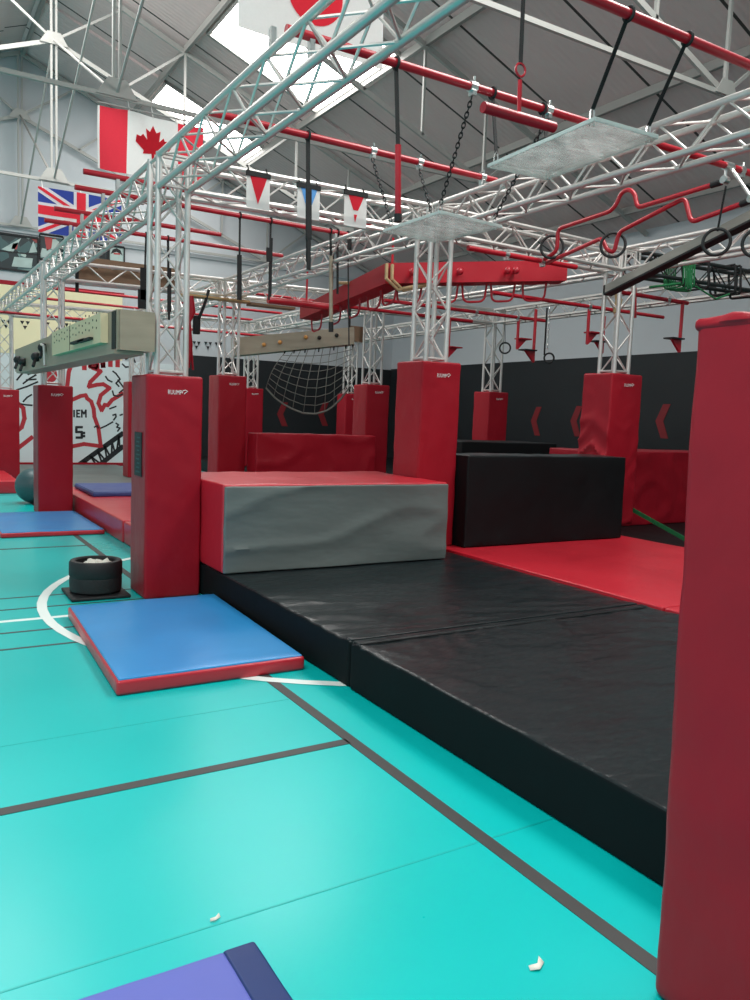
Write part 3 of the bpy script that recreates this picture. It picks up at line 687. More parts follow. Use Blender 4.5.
r2 = rail(((542, 265), (602, 238), (607, 250), (614, 252.5), (619, 232), (685, 198), (691, 222.5), (752, 200)), 6.05, 'bent red rail with a square step, lower one with a dip behind a black ring', [aX(752, 199, 6.05)])
# rings
def gym_ring(px, py, X=None, Y=None, r=.115, label='', strap_to=None, strap_w=.02):
    c0 = aX(px, py, X) if X else aY(px, py, Y); nrm = (EYE-c0); nrm.z = 0
    t = thing('gym_ring', label, 'ring', c0-V((0, 0, r)), 'black gym rings')
    MB().ring(c0, r, .014, nrm, 36, 10).build('ring', K['rubber'], t)
    if strap_to is not None:
        a0 = c0+V((0, 0, r)); b = strap_mb(a0-V((0, 0, .02)), strap_to, strap_w); b.build('strap', K['strap'], t)
gym_ring(552, 247, X=6.0, label='black ring hooked on the left corner of the bent red rails')
gym_ring(613, 245, X=6.05, label='black ring hooked in the dip of the lower bent red rail')
gym_ring(716.5, 242, X=6.0, r=.108, label='black ring on a black strap in front of the grey plank', strap_to=aX(726, 186, 6.0))
gym_ring(757, 243, X=6.0, r=.108, label='black ring cut off by the right edge of the photo', strap_to=aX(757, 190, 6.0))
gym_ring(505, 348, Y=10.2, r=.085, label='small black ring on a thin cord in front of the grey right wall', strap_to=aY(505, 316, 10.2), strap_w=.008)
gym_ring(549, 358, Y=9.0, r=.07, label='small dark ring on a chain left of the right hand lattice column')
p = aY(547, 352, 9.0); q = V((p.x, p.y, 3.3))
single(chain_mb(p, q, .006, .05), 'chain', K['bracket'], 'pale chain hanging beside a black strap, left of the right hand lattice column', 'chain', p)
single(strap_mb(p+V((-.05, 0, -.05)), q+V((-.05, 0, 0)), .03), 'hanging_strap', K['strap'], 'black strap beside the pale chain, left of the right hand lattice column', 'strap', p)
# plank
A0 = aX(604, 285.5, 6.4); B0 = aX(750, 210, 6.4); dirp = B0-A0
w = V((.12, 0, 0)); E0 = A0+dirp*1.5; th = V((0, 0, -.08)); A1 = A0+th
t = thing('balance_plank', 'sloping dark grey plank cutting across in front of the rings at the right', 'plank', A1)
MB().hexa([A0+th, A0+th+w, E0+th+w, E0+th, A0, A0+w, E0+w, E0]).build('board', K['plank'], t, smooth=False)
MB().hexa([A0+th*1.02-w*.02-dirp*.004, A0+th*1.02+w*1.02-dirp*.004, A0+th*1.02+w*1.02+dirp*.01, A0+th*1.02-w*.02+dirp*.01, A0-th*.02-w*.02-dirp*.004, A0-th*.02+w*1.02-dirp*.004, A0-th*.02+w*1.02+dirp*.01, A0-th*.02-w*.02+dirp*.01]).build('end_cap', K['rubber'], t, smooth=False)
MB().hexa([A0+th*1.25, A0+th*1.25+w, E0+th*1.25+w, E0+th*1.25, A0+th, A0+th+w, E0+th+w, E0+th]).build('dark_underside', K['rubber'], t, smooth=False)  # thin dark layer along the bottom of the board
sp_ = A0+dirp*((Y2-A0.y)/dirp.y)+w*.5; MB().bar(sp_, V((sp_.x, Y2, ZP)), .03, .006, V((0, 1, 0))).build('hanger_strap', K['strap'], t)
# red V box beam
t = thing('box_beam', 'bent red hollow box beam with loop handles hanging across the middle', 'obstacle beam', (5.1, 8.4, 3.0))
LF, CN, RT = aX(300, 307, 5.1), aX(386, 263, 5.1), aY(568, 260, 7.55)
hL, hC, hR = .17, .24, .25
def boxseg(p, q, hp, hq, name, wdir):
    w = V(wdir); b = MB()
    b.hexa([p-V((0, 0, hp)), p-V((0, 0, hp))+w, q-V((0, 0, hq))+w, q-V((0, 0, hq)), p, p+w, q+w, q]); b.build(name, K['pipe'], t, smooth=False)
boxseg(LF, CN, hL, hC, 'left_arm', (.30, .06, 0)); boxseg(CN, RT, hC, hR, 'right_arm', (.12, .28, 0))
def lerp(a, b, s): return a+(b-a)*s
for s in (.12, .36, .58, .8, .95):
    p = lerp(LF, CN, s)+V((.15, .03, -(hL+(hC-hL)*s))); d = (CN-LF).normalized()*.17
    MB().tube(smooth_path([p-d+V((0, 0, .02)), p-d*.8-V((0, 0, .2)), p+d*.8-V((0, 0, .2)), p+d+V((0, 0, .02))], .08), .013, 8).build('handle', K['pipe'], t)
for s in (.14, .34, .50, .66, .84):
    p = lerp(CN, RT, s)+V((.06, .14, -(hC+(hR-hC)*s))); d = (RT-CN).normalized()*.16
    MB().tube(smooth_path([p-d+V((0, 0, .02)), p-d*.85-V((0, 0, .22)), p+d*.85-V((0, 0, .22)), p+d+V((0, 0, .02))], .08), .014, 8).build('handle', K['pipe'], t)
nf = V((.12, .28, 0)).normalized()
for px in (411, 457, 505, 513):
    s = (px-386)/(568-386); p = lerp(CN, RT, s)-V((0, 0, .13))
    b = MB().sphere(p-nf*.09, .045, 14, 10); b.tube([p, p-nf*.07], .02, 8); b.build('knob', K['pipe'], t)
for s in (.55,):
    p = lerp(LF, CN, s); MB().tube([p+V((-.02, -.18, .0)), p+V((-.02, .1, .035))], .02, 8).build('peg', K['wood'], t)
b = MB()
for dx in (0, .08): b.tube([CN+V((-.02+dx, -.05, -.02)), CN+V((-.05+dx, -.1, -.2)), CN+V((.15+dx, -.05, -.3)), CN+V((.9, -.22, -.10))], .022, 8)
b.build('rope_tie', K['tan'], t)
for e, y0 in ((LF+V((.15, .1, 0)), 0), (RT+V((.05, .1, 0)), 1), (CN+V((.15, .1, 0)), 2)):
    MB().bar(e-V((0, 0, .02)), V((e.x, e.y, 3.78)), .03, .006).build('hanger_strap', K['pipe'], t)
# red long arm bar left of the box beam
p, q = aY(268, 300, 9.6), aY(338, 308, 9.6)
t = thing('cross_bar', 'bright red horizontal bar left of the bent red box beam', 'bar', p)
MB().tube([p, q], .045, 12).build('bar', K['pipe'], t)
MB().bar(p+V((.03, 0, 0)), V((p.x+.03, p.y, ZP)), .03, .008).build('strap', K['strap'], t); MB().bar(q-V((.1, 0, 0)), V((q.x-.1, q.y, ZP)), .03, .008).build('strap', K['strap'], t)

# steel cliff-hanger box at the left
X0 = 1.55; pe = aX(117, 309, X0); pb = aX(117, 349.5, X0); fe = aX(15, 346.5, X0); fb = aX(15, 372, X0)
zt_, zb_ = pe.z, pb.z; yn, yf = pe.y, fe.y; wv = .27
t = thing('climbing_beam', 'long galvanised steel climbing beam with a cream peg board, hanging at the left', 'climbing beam', (X0, yn, zb_))
b = MB().box((X0, yn, zb_), (X0+wv, yf, zt_)); b.build('body', K['steel'], t)
pn, pf = aX(100.5, 313, X0-.06), aX(52, 336, X0-.06)
pbd = MB().box((X0-.06, pn.y, zb_+.07), (X0+.002, pf.y, zt_-.005)).build('peg_board', K['cream'], t)
MB().box((X0-.006, yn+.03, zb_+.01), (X0+.002, yn+.16, zt_-.01)).build('recess_shade', K['hole'], t)  # dark strip painted in for the shade of a recess
b = MB()
for i in range(15):
    for j in range(3):
        y = pn.y+.15+(pf.y-pn.y-.3)*i/14; z = zb_+.20+j*.062+.015*(i % 2); b.box((X0-.0625, y-.012, z-.008), (X0-.0595, y+.012, z+.008))
b.box((X0-.0625, pn.y+1.35, zb_+.072), (X0-.0595, pn.y+1.365, zt_-.008))
b.build('peg_hole', K['hole'], pbd)['kind'] = 'stuff'
for (ya, yb_, zz) in ((.18, .5, .14), (.42, .85, .145)): MB().box((X0-.095, pn.y+ya+.1, zb_+zz-.03), (X0-.058, pn.y+yb_+.3, zb_+zz-.008)).build('finger_ledge', K['hole'], pbd)
MB().box((X0-.02, yn+.02, zb_-.03), (X0+wv-.05, yf-.3, zb_-.002)).build('under_flange', K['steel'], t)
MB().box((X0+.02, yn-.02, zb_+.0), (X0+wv+.03, yn-.005, zt_+.0)).build('end_plate', K['steel'], t)
for px, py in ((43, 348), (36, 357), (23, 362), (18, 360)):
    c0 = aX(px, py, X0-.03); b = MB().sphere(c0, .06, 10, 8); b.tube([c0, c0+V((.05, 0, 0))], .03, 8); b.tube([c0, c0-V((.05, .12, .12))], .02, 6); b.build('hand_hold', K['rubber'], t)
c0 = aX(44, 346, X0-.06); MB().tube([c0+V((0, .2, .03)), c0, c0-V((0, .05, .22))], .016, 6).build('hook', K['bracket'], t)
for y in (yn+.25, yf-.25): MB().box((X0+wv-.01, y-.1, zt_-.16), (X0+wv+.085, y+.1, zt_-.06)).build('side_bracket', K['bracket'], t)

# steel beam with orange holds + cargo net
pL, pLb = aY(231, 338, 13.0), aY(231, 356, 13.0); pR, pRb = aY(354, 327, 11.9), aY(354, 344, 11.9)
dp = V((.15, .25, 0))
t = thing('climbing_beam', 'dull steel climbing beam with orange holds above the cargo net', 'climbing beam', pLb)
MB().hexa([pLb, pRb, pRb+dp, pLb+dp, pL, pR, pR+dp, pL+dp]).build('body', K['steel'], t, smooth=False)
for s, v in ((.27, .45), (.40, .5), (.61, .65), (.72, .55), (.86, .6)):
    c0 = lerp(lerp(pLb, pRb, s), lerp(pL, pR, s), v)-dp.normalized()*.03
    MB().sphere(c0, .035, 10, 6).build('hold', K['orange'] if s < .7 else K['hole'], t)
for s in (.05, .96):
    p = lerp(pL, pR, s)+dp*.5; MB().bar(p, V((p.x, p.y, 3.42)), .04, .006).build('hanger_strap', K['strap'], t)
NT0, NT1 = lerp(pLb, pRb, .44)+dp*.5, lerp(pLb, pRb, .99)+dp*.5
t = thing('cargo_net', 'sagging rope cargo net hanging below the steel beam', 'net', NT0)
lowpix = [(266, 388), (276, 399), (288, 407), (302, 413), (316, 414), (329, 410), (340, 400), (349, 388)]
def lowp(s):
    f = s*(len(lowpix)-1); i = min(int(f), len(lowpix)-2); f -= i
    a, b_ = lowpix[i], lowpix[i+1]; yy = 12.7-.9*s
    return aY(a[0]+(b_[0]-a[0])*f, a[1]+(b_[1]-a[1])*f, yy-.25)
def netp(s, v):
    top = lerp(NT0, NT1, s); bot = lowp(s); p = lerp(top, bot, v); p = p+V((-.5, -.85, 0))*(math.sin(PI*v)*.35); return p
n1, n2 = 9, 8
b = MB()
for i in range(n1+1):
    b.tube([netp(i/n1, k/12)for k in range(13)], .006, 5)
for j in range(1, n2):
    b.tube([netp(k/14, j/n2) for k in range(15)], .006, 5)
b.build('mesh', K['netrope'], t)
MB().tube([netp(k/16, 1) for k in range(17)], .016, 8).build('edge_rope', K['netrope'], t)
b = MB()
for s in (0, .14, .3, .5, .72, .9, 1): b.tube([netp(s, .0)+V((0, 0, .06)), netp(s, .06)], .012, 6)
b.build('tie', K['strap'], t)

# hanging pedals
def pedal(px, y0, y1, side, Y, label):
    top = aY(px, y0, Y); bot = aY(px-1, y1, Y); top.z = 3.33; top.x = bot.x
    t = thing('hanging_pedal', label, 'pedal', bot, 'hanging red foot pedals')
    MB().tube([bot, top], .024, 10).build('post', K['pipe'], t)
    s = side; b = MB(); h = .16
    b.poly([bot+V((s*.0, -.02, -.01)), bot+V((0, -.02, h)), bot+V((s*.2, -.02, h+.02))], (0, .04, 0)); b.build('bracket', K['pipe'], t, smooth=False)
    MB().box(bot+V((min(0, s*.24), -.08, h)), bot+V((max(0, s*.24), .08, h+.02))).build('tread', K['rubber'] if s < 0 else K['red'], t)
pedal(518, 290, 349, 1, 10.2, 'red hanging foot pedal, first to the right of the middle lattice column')
pedal(534, 300, 362, -1, 9.4, 'red hanging foot pedal beside the pale chain, tread pointing left')
pedal(588, 280, 344, 1, 8.57, 'red hanging foot pedal just left of the right hand lattice column')
pedal(603, 290, 353, -1, 9.2, 'red hanging foot pedal behind the right hand lattice column')
pedal(680, 283, 352, -1, 7.35, 'red hanging foot pedal just left of the nearest pillar pad')
pedal(449, 300, 357, 1, 11.2, 'red hanging foot pedal behind the middle lattice column')

# hanging straps and batons (top pixel, bottom pixel, Y of the pipe, width)
def hstrap(pt, pbm, Y, w, label, extra=None, name='hanging_strap'):
    q = aY(pbm[0], pbm[1], Y); p = aY(pt[0], pt[1], Y); p.z = ZP
    t = thing(name, label, 'strap', q, 'hanging straps')
    b = strap_mb(p, q, w); loop(b, p); b.build('webbing', K['strap'], t)
    for (ya, yb_, ww, mt, nm) in (extra or ()):
        a0, b0 = aY(lerp(V(pt), V(pbm), 0).x if False else pbm[0], ya, Y), aY(pbm[0], yb_, Y)
        if nm in ('baton', 'end_cap'): MB().tube([a0, b0], ww, 10).build(nm, K[mt], t)
        else: MB().bar(a0+V((0, -.012, 0)), b0+V((0, -.012, 0)), ww, .02, V((0, 1, 0))).build(nm, K[mt], t)
    return t
hstrap((396, 66), (398, 146), Y2, .028, 'black strap holding a red baton in front of the middle acrylic panel', ((145, 216, .020, 'pipe', 'baton'), (214, 222, .025, 'rubber', 'end_cap')), 'hanging_baton')
hstrap((308, 137), (308, 262), Y3, .035, 'thick black strap hanging in front of the blue pennant', ((186, 240, .045, 'strap', 'pouch'), (238, 270, .03, 'strap', 'sleeve')))
hstrap((240, 216), (239, 300), 8.78, .022, 'black strap hanging left of the red pennant, below the pipe', ((255, 300, .05, 'strap', 'sleeve'),))
hstrap((271, 214), (269, 300), 8.78, .022, 'black strap hanging right of the red pennant', ((248, 262, .07, 'strap', 'buckle_pad'),))
hstrap((331, 212), (331, 258), 8.78, .03, 'grey baton with a black tip on a strap in front of the red box beam', ((256, 324, .024, 'steel', 'baton'), (322, 332, .03, 'rubber', 'end_cap')), 'hanging_baton')
hstrap((338, 222), (337.5, 294), 8.78, .03, 'black strap hanging beside the grey baton')
hstrap((348, 228), (349, 345), 8.78, .016, 'long thin black cord hanging at the right end of the cargo net', ((232, 250, .05, 'strap', 'buckle_pad'),))
hstrap((168, 238), (169, 320), 10.55, .03, 'black strap seen through the column above the stickered pillar', ((268, 312, .05, 'strap', 'sleeve'),))
hstrap((146, 237), (144, 300), 10.55, .022, 'black strap bundle left of the column above the stickered pillar', ((268, 300, .10, 'strap', 'coil'), (290, 309, .16, 'strap', 'pouch')))
hstrap((77, 278), (77, 292), 12.6, .05, 'short black strap wrapped on the beam with brown boards')
# red and black gear bag beside the column
t = thing('harness', 'red and black webbing harness hanging beside the stickered pillar column', 'harness', aY(190, 330, 12.3))
pp = [aY(x, y, 12.3) for x, y in ((191, 296), (192, 312), (189, 322), (190, 345), (188, 368))]
MB().tube(pp, [.04, .06, .03, .045, .03], 8).build('red_webbing', K['red'], t)
MB().tube([aY(186, 332, 12.3), aY(191, 345, 12.3), aY(193, 370, 12.3)], .018, 6).build('red_cord', K['red'], t)
pp = [aY(x, y, 12.3) for x, y in ((209, 290), (204, 306), (199, 318))]
MB().tube(pp, .025, 6).build('strap', K['strap'], t)
MB().soft(aY(193, 334, 12.35)-V((0, .04, 0)), aY(200, 316, 12.35)+V((0, .04, 0)), .02, .05, .006, 9, 2).build('pouch', K['strap'], t)

# boards in / on the far beam
single(MB().box((2.35, 12.66, 3.44), (3.85, 12.69, 3.80)), 'plywood_board', K['woodb'], 'brown board standing inside the truss beam behind the stickered pillar column', 'board', (3.1, 12.67, 3.44))
single(MB().box((3.85, 12.28, 3.355), (4.95, 12.50, 3.385)), 'timber_plank', K['wood'], 'pale timber plank lying under the beam corner above the second row of pads', 'plank', (4.4, 12.4, 3.355))
single(MB().box((4.97, 12.28, 3.325), (5.75, 12.50, 3.365)), 'timber_plank', K['woodb'], 'brown timber plank at the left end of the bright red bar', 'plank', (5.4, 12.4, 3.325))
single(MB().tube([aY(615, 290, 7.2), aY(619, 300, 7.2), aY(616, 312, 7.2), aY(618, 320, 7.2)], [.02, .045, .04, .015], 8), 'rope_bundle', K['tan'], 'tan rope bundle inside the right hand lattice column', 'rope', aY(618, 320, 7.2))
p = aY(634, 288, 7.6); single(MB().tube([p, aY(634, 318, 7.6)], .035, 10), 'hanging_tube', K['pipe'], 'short dark red tube hanging behind the right hand lattice column', 'tube', p)
single(MB().box(aY(349, 341, 12.9)-V((0, .02, 0)), aY(363, 327, 12.9)+V((0, .02, 0))), 'hanging_board', K['woodb'], 'small square reddish brown board at the right end of the steel beam with orange holds', 'board', aY(356, 341, 12.9))
# green straps on the black beam
b = MB()
for i in range(7):
    x = 8.55+.035*i; b.tube(smooth_path([V((x, 6.86, 3.70)), V((x+.02*math.sin(i), 6.84, 3.40-.03*(i % 3))), V((x+.03, 7.16, 3.39)), V((x, 7.15, 3.70)), V((x, 6.86, 3.705))], .05, 3), .010, 5)
b.tube([V((8.5, 6.85, 3.42)), V((8.2, 6.83, 3.36)), V((7.95, 6.85, 3.31))], .014, 6); b.tube([V((8.8, 6.85, 3.42)), V((9.2, 6.84, 3.3)), V((9.5, 6.86, 3.40))], .012, 6)
single(b, 'strap_bundle', K['green'], 'green ratchet straps wrapped around the black truss beam', 'strap', (8.6, 7, 3.4))
for x in (9.0, 9.55, 9.66, 9.98):
    b = MB(); b.tube(smooth_path([V((x, 6.84, 3.78)), V((x+.03, 6.83, 3.42)), V((x+.1, 7.26, 3.44)), V((x, 7.25, 3.78)), V((x, 6.85, 3.785))], .05, 3), .016, 6)
    single(b, 'strap_loop', K['strap'], 'black webbing loop on the right part of the black truss beam', 'strap', (x, 7, 3.42), 'black webbing loops')

# ================================================================ FLAGS
def cloth_part(polys, o, ux, uz, m_, name, parent, off, wave, both=True):
    bm = bmesh.new()
    for poly in polys:
        vs = [bm.verts.new((p[0], 0, p[1])) for p in poly]; bm.faces.new(vs)
    bmesh.ops.triangulate(bm, faces=bm.faces[:])
    for _ in range(4):
        es = [e for e in bm.edges if e.calc_length() > .10]
        if not es: break
        bmesh.ops.subdivide_edges(bm, edges=es, cuts=1); bmesh.ops.triangulate(bm, faces=bm.faces[:])
    b = MB(); bm.verts.index_update(); bm.verts.ensure_lookup_table()
    for s in ((-1, 1) if both and off else (-1,)):
        n0 = len(b.v); b.v += [V(o)+V((v.co.x, wave(v.co.x, v.co.z)+s*off, v.co.z)) for v in bm.verts]
        b.f += [tuple(v.index+n0 for v in f.verts) for f in bm.faces]
    bm.free(); return b.build(name, m_, parent)
def rect(x0, z0, x1, z1): return [(x0, z0), (x1, z0), (x1, z1), (x0, z1)]
# maple leaf flag
Yf = 12.08; TL = aY(100, 105, Yf); BL = aY(103, 169, Yf); TR = aY(203, 127, Yf); W = TR.x-TL.x; H = TL.z-BL.z
wv1 = lambda x, z: .03*math.sin(x*5+z*3)+.02*math.sin(x*11)
t = thing('flag', 'red and white maple leaf flag hanging from the roof truss', 'flag', (TL.x, Yf, BL.z), 'hanging flags')
o = V((TL.x, Yf, BL.z))
cloth_part([rect(W*.25, 0, W*.75, H)], o, 0, 0, K['flagwhite'], 'field', t, 0, wv1)
cloth_part([rect(0, 0, W*.25, H)], o, 0, 0, K['flagred'], 'hoist_band', t, 0, wv1); cloth_part([rect(W*.75, 0, W, H)], o, 0, 0, K['flagred'], 'fly_band', t, 0, wv1)
cloth_part([rect(-.03, 0, 0, H)], o, 0, 0, K['flagwhite'], 'header_tape', t, 0, wv1)
half = [(0, 1), (.13, .74), (.30, .83), (.24, .42), (.42, .60), (.46, .48), (.68, .52), (.61, .34), (.72, .26), (.38, .00), (.42, -.12), (.05, -.06), (.04, -.45)]
leaf = half+[(-x, z) for x, z in half[::-1]][:-1]
sc_ = H*.42
cloth_part([[(W*.5+x*sc_, H*.42+z*sc_*1.05) for x, z in leaf]], o, 0, 0, K['flagred'], 'maple_leaf', t, .006, wv1)
MB().tube([TL+V((-.05, -.05, .02)), TR+V((.05, -.05, .02))], .012, 6).build('hanging_rod', K['steelwhite'], t)
# blue crossed flag
Yf = 17.28; TL = aY(38, 186, Yf); BL = aY(40.5, 232, Yf); H = TL.z-BL.z; W = H*1.85
wv2 = lambda x, z: .02*math.sin(x*4+z*2)
t = thing('flag', 'blue flag with red and white crosses hanging in the far left', 'flag', (TL.x, Yf, BL.z), 'hanging flags'); o = V((TL.x, Yf, BL.z))
cloth_part([rect(0, 0, W, H)], o, 0, 0, K['flagblue'], 'field', t, 0, wv2)
def diag(w, k=0):
    out = []
    for (a, b_) in (((0, 0), (W, H)), ((0, H), (W, 0))):
        d = V((b_[0]-a[0], b_[1]-a[1])).normalized(); n = V((-d.y, d.x))
        def clip(poly):
            for axis, lim, sgn in ((0, 0, 1), (0, W, -1), (1, 0, 1), (1, H, -1)):
                res = []
                for i in range(len(poly)):
                    p, q = poly[i], poly[(i+1) % len(poly)]; pi_, qi = (p[axis]-lim)*sgn >= 0, (q[axis]-lim)*sgn >= 0
                    if pi_: res.append(p)
                    if pi_ != qi: s = (lim-p[axis])/(q[axis]-p[axis]); res.append((p[0]+(q[0]-p[0])*s, p[1]+(q[1]-p[1])*s))
                poly = res
            return poly
        A_, B_ = V(a)-d, V(b_)+d
        out.append(clip([tuple(A_+n*(w+k)), tuple(A_-n*(w-k)), tuple(B_-n*(w-k)), tuple(B_+n*(w+k))]))
    return out
cloth_part(diag(H*.10), o, 0, 0, K['flagwhite'], 'white_saltire', t, .004, wv2); cloth_part(diag(H*.034), o, 0, 0, K['flagred'], 'red_saltire', t, .007, wv2)
cloth_part([rect(0, H*.335, W, H*.665), rect(W/2-H*.165, 0, W/2+H*.165, H)], o, 0, 0, K['flagwhite'], 'white_cross', t, .010, wv2)
cloth_part([rect(0, H*.4, W, H*.6), rect(W/2-H*.1, 0, W/2+H*.1, H)], o, 0, 0, K['flagred'], 'red_cross', t, .013, wv2)
# white flag with red disc
Yf = 7.05; BR = aY(382, 70, Yf); CD = aY(315, 3, Yf); hw = BR.x-CD.x
t = thing('flag', 'white flag with a red disc, backlit by the skylight at the top', 'flag', (CD.x-hw, Yf, BR.z), 'hanging flags')
o = V((CD.x-hw, Yf, BR.z)); H = 5.94-BR.z
cloth_part([rect(0, 0, 2*hw, H)], o, 0, 0, K['flagthin'], 'field', t, 0, wv2)
rd = (aY(342, 0, Yf).x-aY(288, 0, Yf).x)/2
cloth_part([[(hw+rd*math.cos(2*PI*i/36), H*.5+rd*math.sin(2*PI*i/36)) for i in range(36)]], o, 0, 0, K['flagred'], 'disc', t, .006, wv2)
for o in [q for q in C.objects if q.name.startswith('flag') and q.type == 'EMPTY']:
    fld = [c_ for c_ in o.children if c_.name.startswith('field')][0]; top = max(v.co.z for v in fld.data.vertices); xs = [v.co.x for v in fld.data.vertices]
    for f in (.05, .5, .95):
        x = o.location.x+min(xs)+(max(xs)-min(xs))*f; yy = min(TY, key=lambda q: abs(q-o.location.y))
        MB().tube([(x, o.location.y, o.location.z+top-.02), (x, yy, 6.0)], .007, 5).build('tie', K['flagwhite'], o)
# pennants
for (x0, y0, x1, y1, col, l) in ((247, 170, 270, 207, 'flagred', 'white pennant with a red triangle, leftmost of three on the beam'), (298, 182, 320, 217, 'blue_print', 'white pennant with a blue triangle, middle of three on the beam'), (345, 189, 367, 225, 'flagred', 'white pennant with a split red triangle, rightmost of three on the beam')):
    Yp = 6.68; a0 = aY(x0, y0, Yp); c0 = aY(x1, y0+4.5, Yp); b0 = aY(x0, y1, Yp); zt2 = (a0.z+c0.z)/2; H = zt2-b0.z; W = c0.x-a0.x
    t = thing('pennant', l, 'pennant', (a0.x, Yp, b0.z), 'small pennants'); o = V((a0.x, Yp, b0.z)); wf = lambda x, z: .006*math.sin(x*18+z*9)
    cloth_part([rect(0, 0, W, H*.87)], o, 0, 0, K['flagwhite'], 'field', t, 0, wf)
    MB().box((a0.x-.005, Yp-.012, zt2-H*.14), (a0.x+W+.005, Yp+.012, zt2)).build('header_band', K['strap'], t)
    if 'split' in l: cloth_part([[(W*.16, H*.86), (W*.40, H*.46), (W*.60, H*.46), (W*.84, H*.86)], [(W*.43, H*.34), (W*.5, H*.12), (W*.57, H*.34)]], o, 0, 0, K[col], 'triangle', t, .004, wf)
    else: cloth_part([[(W*.14, H*.86), (W*.5, H*.13), (W*.86, H*.86)]], o, 0, 0, K[col], 'triangle', t, .004, wf)
    b = MB()
    for s in (.1, .9): b.tube([(a0.x+W*s, Yp, zt2-.01), (a0.x+W*s, 6.72, zt2+.05)], .006, 5)
    b.build('tie', K['strap'], t)

# ================================================================ MURAL AND POSTERS
Ym = YW-.03
t = thing('mural', 'white wall mural with red outlines and black sketches at the far left', 'mural', (3, YW-.02, 0))
MB().box((-2, Ym, .0), (7.08, YW-.001, 2.85)).build('board', K['mural'], t)
MB().box((-2, Ym-.03, .0), (7.08, Ym-.001, .09)).build('skirting', K['red'], t)
def M(x, y): return aY(20+x/6.25, 340+y/6.25, Ym)
def stroke(b, pts, w):
    P = [M(*p) for p in pts]
    for i in range(len(P)-1):
        d = (P[i+1]-P[i]); d.y = 0; e = d.normalized()*w*.3; b.bar(P[i]-e, P[i+1]+e, .008+.0007*(i % 3), w, up=V((0, 0, 1)) if abs(d.normalized().z) < .7 else V((1, 0, 0)))
def strokes(name, lst, w, m_):
    b = MB()
    for s in lst:
        P = [M(*p) for p in s]
        for i in range(len(P)-1):
            d = P[i+1]-P[i]; d.y = 0
            if d.length < 1e-4: continue
            d.normalize(); n = V((-d.z, 0, d.x))*w/2; e = d*w*.3; y = V((0, -.003-.0006*(i % 3), 0))
            b.poly([P[i]-e-n+y, P[i+1]+e-n+y, P[i+1]+e+n+y, P[i]-e+n+y], (0, .0025, 0))
    b.build(name, m_, t, smooth=False)
for s_ in ([[(325, 140), (305, 200), (295, 290)], [(455, 175), (505, 195), (440, 262), (430, 292), (480, 280), (520, 276), (560, 300), (505, 345), (490, 395), (510, 440), (530, 405), (548, 408), (575, 375), (640, 335)],
 [(330, 372), (380, 350), (410, 345), (420, 365), (445, 385), (460, 430), (465, 480), (490, 550), (505, 665)], [(330, 664), (400, 650), (500, 663)], [(-30, 690), (75, 608)], [(-20, 390), (20, 425), (28, 490), (10, 545), (-25, 575)]]): strokes('red_outline', [s_], .105, K['murred'])
strokes('red_lettering', [[(402, 60), (402, 180)], [(380, 75), (425, 75)], [(440, 80), (440, 165)], [(440, 165), (482, 165)], [(482, 80), (482, 178)], [(462, 90), (462, 160)], [(520, 60), (520, 165)], [(500, 75), (520, 165)], [(565, 60), (565, 160)], [(545, 70), (590, 70)], [(610, 60), (610, 135)], [(610, 148), (610, 162)]], .12, K['murred'])
for s_ in ([[(580, 195), (600, 210), (625, 245), (600, 270), (618, 290)], [(535, 228), (550, 250), (575, 262)], [(612, 250), (650, 300)], [(578, 318), (585, 345), (612, 352), (640, 338)], [(620, 330), (645, 310)], [(580, 470), (598, 464), (600, 480), (585, 500)], [(485, 560), (540, 535), (580, 512)], [(465, 545), (480, 535), (490, 550)], [(600, 520), (615, 530), (605, 545), (625, 550), (610, 570)], [(625, 470), (640, 465)], [(560, 430), (600, 415)],
 [(-20, 312), (40, 292), (110, 262)], [(20, 272), (62, 240), (100, 218)], [(50, 215), (110, 188)], [(40, 250), (100, 245)], [(20, 385), (45, 358), (72, 342)], [(-5, 398), (35, 405), (75, 408)], [(-20, 250), (30, 190)], [(700, 90), (720, 140)], [(660, 120), (690, 100)], [(640, 150), (660, 170), (690, 165)]]): strokes('black_sketch', [s_], .042, K['murblk'])
lad = [[(375, 775), (640, 585)], [(505, 775), (640, 668)]]
tt = [(375+265*i/12, 775-190*i/12) for i in range(13)]; bb = [(440+200*i/12, 800-145*i/12) for i in range(13)]
for i in range(12): lad.append([tt[i], bb[i]]) if i % 2 else lad.append([bb[i], tt[i+1]])
strokes('black_ladder', lad[:2], .13, K['murblk']); strokes('black_ladder_rungs', lad[2:], .05, K['murblk'])
def wall_text(s, x0, y0, hpx, name, m_):
    tx = text_mb(s, 1); p = M(x0, y0); hh = abs(M(x0, y0-hpx).z-p.z); mz = max(v.y for v in tx.v); k = hh/mz; b = MB()
    b.v = [V((p.x+v.x*k, Ym-.004, p.z+v.y*k)) for v in tx.v]; b.f = tx.f; b.build(name, m_, t, smooth=False)
strokes('black_lettering', [[(338, 440), (338, 480)], [(356, 438), (356, 482)], [(356, 440), (374, 440)], [(356, 460), (370, 460)], [(356, 480), (374, 480)], [(386, 482), (386, 438), (399, 462), (412, 438), (412, 482)]], .042, K['murblk'])
strokes('black_numeral', [[(388, 545), (352, 545), (352, 575), (386, 575), (386, 610), (352, 610)], [(400, 578), (400, 584)], [(400, 598), (400, 604)]], .065, K['murblk'])
b = MB(); q = M(190, 217); b.poly([q+V((.17*math.cos(2*PI*i/14), -.004, .2*math.sin(2*PI*i/14))) for i in range(14)], (0, .003, 0)); b.build('red_blot', K['murred'], t, smooth=False)
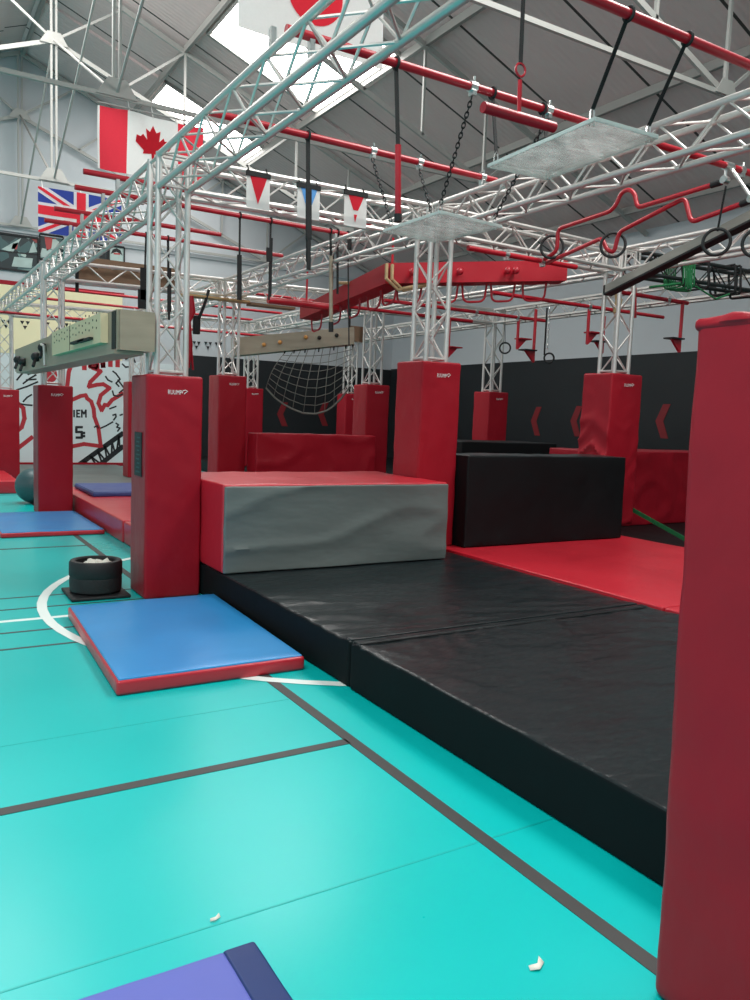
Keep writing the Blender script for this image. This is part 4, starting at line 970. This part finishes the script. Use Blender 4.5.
# posters
def poster(x0, y0, x1, y1, name, label, m_, deco):
    a0, c0 = aY(x0, y0, YW-.02), aY(x1, y1, YW-.02); t = thing(name, label, 'poster', (a0.x, YW-.01, c0.z), 'posters high on the end wall')
    MB().box((a0.x, YW-.03, c0.z), (c0.x, YW-.002, a0.z)).build('sheet', m_, t)
    b = MB(); e = .05
    for p, q in (((a0.x, a0.z), (c0.x, a0.z)), ((a0.x, c0.z), (c0.x, c0.z)), ((a0.x, a0.z), (a0.x, c0.z)), ((c0.x, a0.z), (c0.x, c0.z))): b.bar((p[0], YW-.04, p[1]), (q[0], YW-.04, q[1]), .03, e)
    b.build('frame', K['murblk'], t, smooth=False)
    for nm, mm, pts in deco:
        MB().poly([(a0.x+(c0.x-a0.x)*u, YW-.034, c0.z+(a0.z-c0.z)*v) for u, v in pts], (0, .003, 0)).build(nm, mm, t, smooth=False)
poster(-30, 229, 38, 273, 'poster', 'big dark teal picture poster at the left edge, above the cream strip', K['poster'], [('pale_shape', K['posterpale'], [(.45, .55), (.75, .95), (.62, .5)]), ('red_shape', K['posterred'], [(.62, .75), (.7, .8), (.68, .6), (.6, .6)]), ('grid_bar', K['murblk'], [(.42, .48), (1, .5), (1, .54), (.42, .52)]), ('pale_panel', K['posterpale'], [(.6, .1), (.9, .12), (.92, .4), (.64, .38)]), ('pale_figure', K['posterpale'], [(.86, .55), (.93, .9), (.99, .6)])])
poster(39.5, 234, 63, 262, 'poster', 'dark poster with a red figure, right of the big teal poster', K['poster'], [('red_shape', K['posterred'], [(.2, .95), (.55, .9), (.5, .5), (.3, .35)]), ('pale_shape', K['posterpale'], [(.0, .1), (.7, .05), (.7, .4), (.1, .45)])])
poster(94, 240, 107.5, 263, 'poster', 'dark square poster left of the white logo poster', K['poster'], [('shape', K['murblk'], [(.2, .2), (.8, .2), (.8, .6), (.2, .6)])])
poster(109, 245.5, 124, 264, 'poster', 'small white poster with a black arch and red lettering', K['posterpale'], [('black_arch', K['murblk'], [(.1, .5), (.25, .8), (.5, .9), (.75, .8), (.9, .5), (.7, .6), (.5, .68), (.3, .6)]), ('red_band', K['posterred'], [(.3, .5), (.72, .52), (.72, .62), (.3, .6)])])

# ================================================================ LIGHT
w = bpy.data.worlds.new('sky'); sc.world = w; w.use_nodes = True
bg = w.node_tree.nodes['Background']; bg.inputs[0].default_value = (.80, .90, 1.0, 1); bg.inputs[1].default_value = .6
